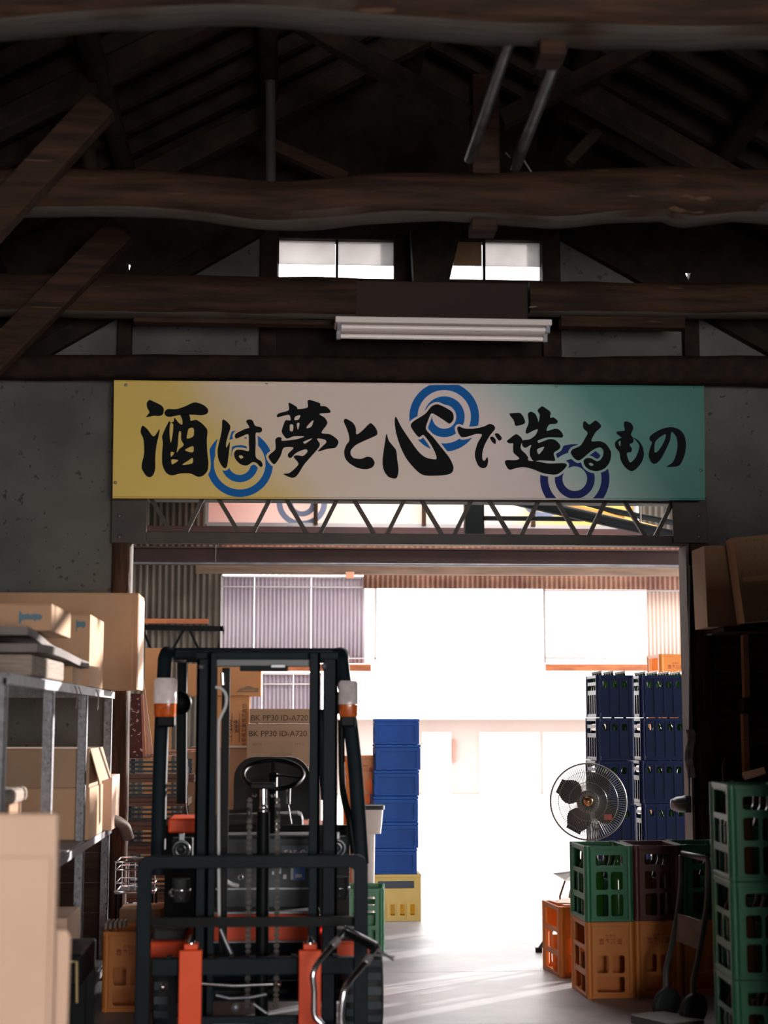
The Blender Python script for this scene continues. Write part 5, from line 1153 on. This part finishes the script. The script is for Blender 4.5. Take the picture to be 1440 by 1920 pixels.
# mast: outer and inner channels, cross members
def chan(x0, x1, ytop, Y, D, name, m_):
    a, b = at(x0, 1450, Y).x, at(x1, 1450, Y).x; zt = at((x0+x1)/2, ytop, Y).z; w = (b-a)
    P(MB().box(a, b, Y, Y+0.014, 0.10, zt).box(a if x0 < 480 else b-0.016, a+0.016 if x0 < 480 else b, Y, Y+D, 0.10, zt).box(a, b, Y+D-0.014, Y+D, 0.10, zt), name, m_, 0.003)
chan(366, 387, 1236, 7.42, 0.12, 'outer_mast_rail', slate_steel); chan(606, 633, 1236, 7.42, 0.12, 'outer_mast_rail', slate_steel)
chan(388, 404, 1224, 7.40, 0.10, 'inner_mast_rail', slate_steel); chan(580, 600, 1224, 7.40, 0.10, 'inner_mast_rail', slate_steel)
mb = MB(); bpx(mb, 366, 1222, 633, 1237, 7.46, 0.07); P(mb, 'mast_crown', slate_steel, 0.006)
mb = MB(); bpx(mb, 400, 1236, 586, 1250, 7.44, 0.05); P(mb, 'mast_cross_member', mat('crown_grey', (84, 92, 98), (70, 78, 84), scale=5, rough=0.45), 0.004)
mb = MB(); bpx(mb, 450, 1248, 540, 1258, 7.43, 0.05); P(mb, 'mast_bracket', slate_steel, 0.003)
mb = MB(); bpx(mb, 508, 1246, 535, 1252, 7.41, 0.02); P(mb, 'bright_clip', grey_steel, 0.002)
mb = MB(); bpx(mb, 366, 1600, 633, 1614, 7.5, 0.05); P(mb, 'mast_cross_member', slate_steel, 0.004)
mb = MB(); bpx(mb, 366, 1795, 633, 1830, 7.5, 0.05); P(mb, 'mast_cross_member', slate_steel, 0.004)
for x, y in ((378, 1250), (608, 1249)): P(MB().lathe([(0, -.01), (.010, -.008), (.014, 0), (.014, .01)], at(x, y, 7.40), (0, 1, 0), 12), 'mast_roller', grey_steel)
for x0, x1 in ((413, 428),):
    mb = MB(); bpx(mb, x0, 1252, x1, 1790, 7.58, 0.05); P(mb, 'rear_hose_post', black_steel, 0.004)
# lift cylinder with chrome rod and chain wheels
cx = at(493, 1600, 7.48)
P(MB().tube([(cx.x, 7.48, 0.12), (cx.x, 7.48, at(493, 1522, 7.48).z)], 0.030, 16), 'lift_cylinder', black_steel)
P(MB().tube([(cx.x, 7.48, at(493, 1524, 7.48).z), (cx.x, 7.48, at(493, 1474, 7.48).z)], 0.015, 14), 'chrome_rod', chrome)
P(MB().lathe([(0.0, .014), (.014, .012), (.020, 0), (.014, -.014), (0, -.016)], at(494, 1514, 7.45), n=14), 'rod_nut', chrome)
mb = MB(); bpx(mb, 468, 1468, 516, 1480, 7.46, 0.05); P(mb, 'cylinder_yoke', black_steel, 0.006)
for q in (467, 520):
    P(MB().lathe([(0, -.012), (.030, -.012), (.034, 0), (.030, .012), (0, .012)], at(q, 1524, 7.46), (1, 0, 0), 18), 'chain_wheel', fan_dark)
    ch = MB(); z1, z0 = at(q, 1502, 7.44).z, 0.24; z = z0; i = 0
    while z < z1:
        w = 0.011 if i % 2 else 0.007; x = at(q, 1600, 7.44).x
        ch.box(x-w, x+w, 7.436, 7.446, z, z+0.021); ch.box(x-0.013, x+0.013, 7.437, 7.445, z+0.006, z+0.013); z += 0.024; i += 1
    P(ch, 'lift_chain', mat('chain_steel', (52, 50, 46), (34, 33, 31), scale=20, rough=0.5, metal=0.5))
for x, y in ((476, 1492), (512, 1492)): P(MB().lathe([(0, -.012), (.008, -.01), (.010, 0)], at(x, y, 7.44), (0, 1, 0), 10), 'chain_anchor', chrome)
for x, y, r in ((522, 1845, .014), (305, 1850, .015)): P(MB().lathe([(0, -.012), (r, -.01), (r, .004)], at(x, y, YF-0.01), (0, 1, 0), 14), 'end_stop', chrome)
P(MB().lathe([(0, -.012), (.018, -.01), (.022, 0), (.022, .01)], at(441, 1889, YF+0.02), (0, 1, 0), 16), 'carriage_roller', grey_steel)
P(MB().tube([at(378, 1844, YF+0.01), at(440, 1848, YF+0.01), at(512, 1845, YF+0.01)], 0.009, 8), 'side_shift_rod', chrome)
P(MB().tube([at(405, 1866, YF+.02), at(430, 1872, YF+.02), at(470, 1870, YF+.02), at(500, 1864, YF+.02)], 0.007, 8), 'bent_pipe', grey_steel)
P(MB().tube([at(475, 1882, YF+.02), at(500, 1900, YF+.02)], 0.006, 8), 'short_pipe', grey_steel)
mb = MB(); bpx(mb, 378, 1906, 560, 1920, YF+.03, 0.03); P(mb, 'carriage_plate', slate_steel)
# hoses
P(MB().tube(curve_pts([at(411, 1722, 7.38), at(410, 1600, 7.38), at(410, 1450, 7.38), at(410, 1362, 7.38), at(414, 1344, 7.38), at(423, 1324, 7.38), at(424, 1304, 7.38), at(416, 1292, 7.38), at(404, 1288, 7.38)]), 0.0075, 8), 'hydraulic_hose', white_hose)
P(MB().tube([at(417, 1262, 7.5), at(418, 1284, 7.5)], 0.010, 8), 'hose_fitting', chrome)
P(MB().tube(curve_pts([at(418, 1636, 7.7), at(423, 1650, 7.7), at(434, 1658, 7.7), at(448, 1661, 7.7)]), 0.009, 8), 'curved_pipe', white_hose)
P(MB().tube([at(413, 1742, 7.45), at(424, 1768, 7.45), at(436, 1794, 7.45)], 0.010, 8), 'braided_hose', grey_steel)
P(MB().lathe([(0, -.01), (.010, -.008), (.012, 0)], at(451, 1645, 7.7), (0, 1, 0), 12), 'pipe_nut', chrome)
# overhead guard
GY = 8.05
gl_ = [at(296, 1640, GY), at(300, 1450, GY+.08), at(308, 1262, GY+.18)]
gr_ = [at(678, 1620, GY), at(664, 1420, GY+.08), at(643, 1258, GY+.18)]
zt = at(475, 1226, GY+.24).z
for L_, s, nm in ((gl_, 1, 0), (gr_, -1, 1)):
    top = Vector((L_[-1].x+s*0.02, GY+.26, zt)); back = Vector((L_[-1].x+s*0.02, 9.35, zt+0.02))
    P(MB().tube(curve_pts(L_+[Vector((L_[-1].x+s*0.004, GY+.21, zt-0.02)), top], 5), 0.036, 12, sq=5), 'guard_front_leg', slate_steel)
    P(MB().tube([top, back], 0.030, 10, sq=5), 'guard_roof_rail', slate_steel)
    P(MB().tube([back, Vector((back.x, 9.50, 1.05))], 0.030, 10, sq=5), 'guard_rear_leg', slate_steel)
xl, xr = gl_[-1].x+.02, gr_[-1].x-.02
P(MB().bar((xl, GY+.26, zt), (xr, GY+.26, zt), 0.05, 0.062), 'guard_front_bar', slate_steel, 0.012)
for k in range(5):
    x = xl+(xr-xl)*(k+1)/6; P(MB().bar((x, GY+.26, zt+.01), (x, 9.35, zt+.03), 0.03, 0.03), 'guard_roof_bar', slate_steel)
P(MB().bar((xl, 9.35, zt+.02), (xr, 9.35, zt+.02), 0.05, 0.05), 'guard_rear_bar', slate_steel)
# side grab post with the dark seam
P(MB().tube(curve_pts([at(640, 1350, GY+.1), at(641, 1450, GY+.1), at(646, 1500, GY+.06), at(655, 1535, GY), at(664, 1600, GY)]), 0.018, 8), 'grab_handle', black_steel)
P(MB().tube([at(602, 1330, GY+.3), at(608, 1500, GY+.3)], 0.02, 8), 'rear_view_post', slate_steel)
# signal lamps on the guard legs
for x0, x1, y0, y1, mx in ((288, 331, 1271, 1344, 338), (635, 672, 1276, 1344, 628)):
    Y = 7.86; a, b = at(x0, 1300, Y).x, at(x1, 1300, Y).x; zt_, zm, zb_ = at(x0, y0, Y).z, at(x0, y0+(y1-y0)*.66, Y).z, at(x0, y1, Y).z
    hs = P(MB().box(a+.01, b-.01, Y+.07, Y+.13, zb_-.05, zm+.03), 'lamp_bracket', black_steel, 0.01)
    P(MB().tube([((a+b)/2, Y+.03, zm+.001), ((a+b)/2, Y+.03, zt_-.012), ((a+b)/2, Y+.03, zt_)], [(b-a)/2, (b-a)/2*.98, (b-a)/2*.80], 20, sq=4), 'clear_lens', clear_lens, 0, hs)
    P(MB().tube([((a+b)/2, Y+.03, zb_), ((a+b)/2, Y+.03, zb_+.01), ((a+b)/2, Y+.03, zm-.001)], [(b-a)/2*.86, (b-a)/2*.94, (b-a)/2*.97], 20, sq=4), 'amber_lens', amber_lens, 0, hs)
    P(MB().lathe([(0, -.02), (.05, -.016), (.058, 0), (.05, .02), (0, .03)], at(mx, 1318, Y+.16), (0, 1, 0), 20), 'mirror_housing', black_steel)
# work lamps
for x, y, Y in ((340, 1593, 7.72), (632, 1590, 7.78)):
    c = at(x, y, Y)
    h = P(MB().lathe([(0.036, -.012), (0.042, -.012), (0.043, 0.0), (0.040, .03), (0.02, .05), (0, .052)], c, (0, 1, 0), 26), 'work_lamp', grey_steel)
    P(MB().lathe([(0, -.010), (0.012, -.006), (0.024, 0.004), (0.036, -.006)], c, (0, 1, 0), 24), 'lamp_lens', lens_dark, 0, h)
    P(MB().lathe([(0, -.013), (0.008, -.011), (0.009, -.004)], c, (0, 1, 0), 12), 'bulb', grey_steel, 0, h)
    P(MB().box(c.x-.012, c.x+.012, Y, Y+.015, c.z+.04, c.z+.075), 'lamp_stem', grey_steel, 0.003, h)
    P(MB().box(c.x-.05, c.x+.05, Y+.05, Y+.12, c.z-.06, c.z+.05), 'lamp_plate', slate_steel, 0.006, h)
for x, y in ((340, 1668), (637, 1664)):
    Y = 7.68; c = at(x, y, Y)
    h = P(MB().tube([c+V(0, 0, -.055), c+V(0, 0, -.03), c+V(0, 0, .05)], [.03, .042, .042], 18, sq=3), 'tilt_lamp', black_rubber)
    P(MB().torus(c+V(0, 0, .0), (0, 0, 1), .044, .005, 24, 6), 'chrome_band', chrome, 0, h)
    P(MB().lathe([(0, -.004), (.008, 0), (.008, .01)], c+V(0, -.042, -.03), (0, 1, 0), 10), 'lamp_stud', chrome, 0, h)
P(MB().lathe([(0, -.012), (.014, -.008), (.016, 0)], at(322, 1675, 7.62), (0, 1, 0), 12), 'pivot_cap', chrome)
# body: cowl, dashboard, floor, fenders, hood, counterweight
mb = MB(); bpx(mb, 315, 1535, 367, 1562, 8.0, 0.35); P(mb, 'orange_cowl', safety_orange, 0.01)
mb = MB(); bpx(mb, 404, 1566, 592, 1708, 8.15, 0.25); ds_ = P(mb, 'dashboard', mat('dash_blue', (40, 52, 62), (34, 44, 54), scale=4, rough=0.5), 0.02)
mb = MB(); bpx(mb, 404, 1665, 592, 1668, 8.145, 0.01); P(mb, 'dash_seam', grey_steel, 0, ds_)
mb = MB(); bpx(mb, 528, 1586, 584, 1609, 8.143, 0.004); lb = P(mb, 'label_plate', mat('label_slate', (84, 98, 112), rough=0.5), 0, ds_)
q = at(533, 1600, 8.14); lettering('SAS-C', 0.040, print_white, lb, (q.x, 8.1405, q.z), align='LEFT', bold=0.0012)
mb = MB(); bpx(mb, 545, 1626, 572, 1650, 8.143, 0.004); st = P(mb, 'blue_sticker', sticker_blue, 0, ds_)
mb = MB(); bpx(mb, 545, 1628, 550, 1649, 8.1405, 0.002); P(mb, 'sticker_mark', print_white, 0, st)
mb = MB(); bpx(mb, 554, 1639, 566, 1645, 8.1405, 0.002); P(mb, 'sticker_mark', print_white, 0, st)
for (x0, y0, x1, y1) in ((510, 1634, 514, 1640), (523, 1628, 527, 1638), (531, 1640, 537, 1648)):
    mb = MB(); bpx(mb, x0, y0, x1, y1, 8.14, 0.01); P(mb, 'warning_mark', print_white, 0, ds_)
mb = MB(); bpx(mb, 396, 1714, 600, 1768, 8.0, 0.35); P(mb, 'floor_panel', safety_orange, 0.006)
mb = MB(); bpx(mb, 396, 1709, 600, 1714, 7.98, 0.35); P(mb, 'step_edge', grey_steel, 0.002)
mb = MB(); bpx(mb, 396, 1764, 600, 1768, 7.99, 0.02); P(mb, 'step_edge', grey_steel, 0.002)
mb = MB(); bpx(mb, 396, 1768, 600, 1800, 8.0, 0.3); P(mb, 'front_bulkhead', slate_steel, 0.004)
for x0, x1, pad in ((279, 366, (286, 346)), (604, 692, (620, 684))):
    mb = MB(); bpx(mb, x0, 1766, x1, 1796, 7.72, 0.62); P(mb, 'front_fender', safety_orange, 0.012)
    mb = MB(); bpx(mb, pad[0], 1742, pad[1], 1765, 7.8, 0.4); P(mb, 'step_pad', black_rubber, 0.012)
bxl, bxr = fcx-0.50, fcx+0.50
P(MB().box(bxl+.05, bxr-.05, 8.3, 9.3, 0.22, 0.52), 'chassis', slate_steel, 0.01)
P(MB().box(bxl+.04, bxr-.04, 8.62, 9.15, 0.52, 0.90), 'engine_hood', slate_steel, 0.03)
P(MB().box(bxl+.02, bxr-.02, 8.52, 8.56, 0.30, 0.98), 'dark_bulkhead', black_steel, 0.004)
P(MB().plate([(bxl+.02, 0), (bxr-.02, 0), (bxr+.0, 0.15), (bxr-.01, 0.6), (bxr-.08, 0.72), (bxl+.08, 0.72), (bxl+.01, 0.6), (bxl, 0.15)], (), 0.42, (0, 9.2, 0.22)), 'counterweight', safety_orange, 0.03)
P(MB().box(fcx-.24, fcx+.24, 8.66, 9.16, 0.92, 1.03), 'seat_cushion', black_rubber, 0.03)
a, b = at(438, 1500, 9.05).x, at(582, 1500, 9.05).x
P(MB().plate(arch(a, 0.98, b, at(510, 1419, 9.05).z, 0.12), (), 0.10, (0, 9.05, 0)), 'seat_backrest', black_rubber, 0.025)
sw = at(512, 1452, 8.42); sax = Vector((0, -0.45, 0.9)).normalized()
P(MB().torus(sw, sax, 0.155, 0.012, 36, 8), 'steering_wheel', black_steel)
for ang in (90, 210, 330):
    e = Vector((math.cos(R(ang)), 0, math.sin(R(ang)))); e = (e-sax*e.dot(sax)).normalized(); P(MB().bar(sw, sw+e*.15, .02, .01), 'wheel_spoke', black_steel)
P(MB().tube([sw, Vector((sw.x, 8.28, 0.95))], 0.025, 10), 'steering_column', black_steel)
P(MB().tube([at(541, 1478, 8.35), at(540, 1508, 8.33)], 0.012, 8), 'chrome_lever', chrome)
P(MB().tube([at(540, 1508, 8.33), at(546, 1545, 8.25)], 0.004, 6), 'lever_rod', grey_steel)
# wheels
def tyre(cx, cy, r, w, name, lug=True):
    t = P(MB().lathe([(r*.60, -w/2), (r*.86, -w/2), (r*.95, -w*.44), (r*.985, -w*.30), (r*.99, 0), (r*.985, w*.30), (r*.95, w*.44), (r*.86, w/2), (r*.60, w/2)], (cx, cy, r), (1, 0, 0), 32), name, black_rubber)
    P(MB().lathe([(0, -w*.30), (r*.3, -w*.32), (r*.58, -w*.40), (r*.62, -w*.5), (r*.62, w*.5), (r*.58, w*.40), (r*.3, w*.32), (0, w*.30)], (cx, cy, r), (1, 0, 0), 24), 'wheel_rim', safety_orange, 0, t)
    if lug:
        for k in range(22):
            th = 2*math.pi*k/22
            for s, o_ in ((-1, 0), (1, math.pi/22)):
                e = Vector((0, math.cos(th+o_), math.sin(th+o_))); c = Vector((cx, cy, r))
                P(MB().bar(c+e*(r*.965)+V(s*w*.10, 0, 0), c+e*(r*.955)+V(s*w*.44, 0, 0), r*.15, r*.075, up=e), 'tread_lug', lug_rubber, 0, t)
        
yw = 7.95
wl, wr = at(287, 1850, yw-.15).x, at(718, 1850, yw-.15).x
tyre(wl+.095, yw, 0.232, 0.19, 'front_tyre'); tyre(wr-.095, yw, 0.232, 0.19, 'front_tyre')
tyre(bxl+.12, 9.25, 0.20, 0.16, 'rear_tyre', False); tyre(bxr-.12, 9.25, 0.20, 0.16, 'rear_tyre', False)
P(MB().tube([(wl+.1, yw, .232), (wr-.1, yw, .232)], 0.05, 12), 'front_axle', black_steel)
P(MB().tube([(bxl+.12, 9.25, .2), (bxr-.12, 9.25, .2)], 0.04, 12), 'rear_axle', black_steel)

# ---------------------------------------------------------------- chrome hand truck standing before the forklift
YH = 6.85
ht = thing('hand_truck', (at(620, 1900, YH).x, YH, 0), 'small chrome hand truck with bent tube handles before the forklift', 'hand truck')
PA = [at(648, 1746, YH+.12), at(624, 1772, YH+.06), at(589, 1818, YH), at(589, 1860, YH), at(590, 1904, YH), at(606, 1925, YH)]
PB = [at(704, 1778, YH+.02), at(686, 1804, YH-.03), at(654, 1842, YH-.1), at(643, 1870, YH-.12), at(641, 1925, YH-.12)]
za = 0.12
P_A = PA+[Vector((PA[-1].x+0.075, YH, za))]; P_B = PB+[Vector((PB[-1].x+0.06, YH-.12, za))]
for L_ in (P_A, P_B): MB().tube(curve_pts(L_, 5), 0.0125, 12).build('handle_tube', chrome, ht)
MB().tube([PA[0], (PA[0]+PB[0])/2+V(0, 0, .004), PB[0]], 0.019, 12).build('grip', black_steel, ht)
MB().tube([PA[0]+V(-.004, -.012, .018), PB[0]+V(.004, -.012, .018)], 0.007, 8).build('grip_highlight', chrome, ht)  # bright rod stands in for the highlight along the grip
for L_ in (PA, PB):
    MB().tube([L_[1]*.6+L_[0]*.4, L_[1]*1.05-L_[0]*.05], 0.017, 12).build('tube_sleeve', alu, ht)
MB().tube([PB[0], at(738, 1800, YH)], 0.006, 6).build('release_wire', cable_grey, ht)
MB().tube([at(696, 1790, YH-.02), at(740, 1794, YH)], 0.003, 6).build('release_wire', cable_grey, ht)
for c in (P_A[-1], P_B[-1]):
    w = MB().lathe([(0, -.018), (.08, -.018), (.095, -.01), (.095, .01), (.08, .018), (0, .018)], (c.x, c.y, 0.096), (0.9, -0.35, 0), 20).build('wheel', black_rubber, ht)
MB().tube([P_A[-1], P_B[-1]], 0.01, 8).build('axle', grey_steel, ht)
MB().bar((P_A[-1].x, YH-.06, 0.03), (P_B[-1].x, YH-.2, 0.03), 0.16, 0.008).build('toe_plate', grey_steel, ht)
MB().bar(P_A[-1], (P_A[-1].x, YH-.06, 0.03), 0.02, 0.02).bar(P_B[-1], (P_B[-1].x, YH-.2, 0.03), 0.02, 0.02).build('plate_bracket', grey_steel, ht)
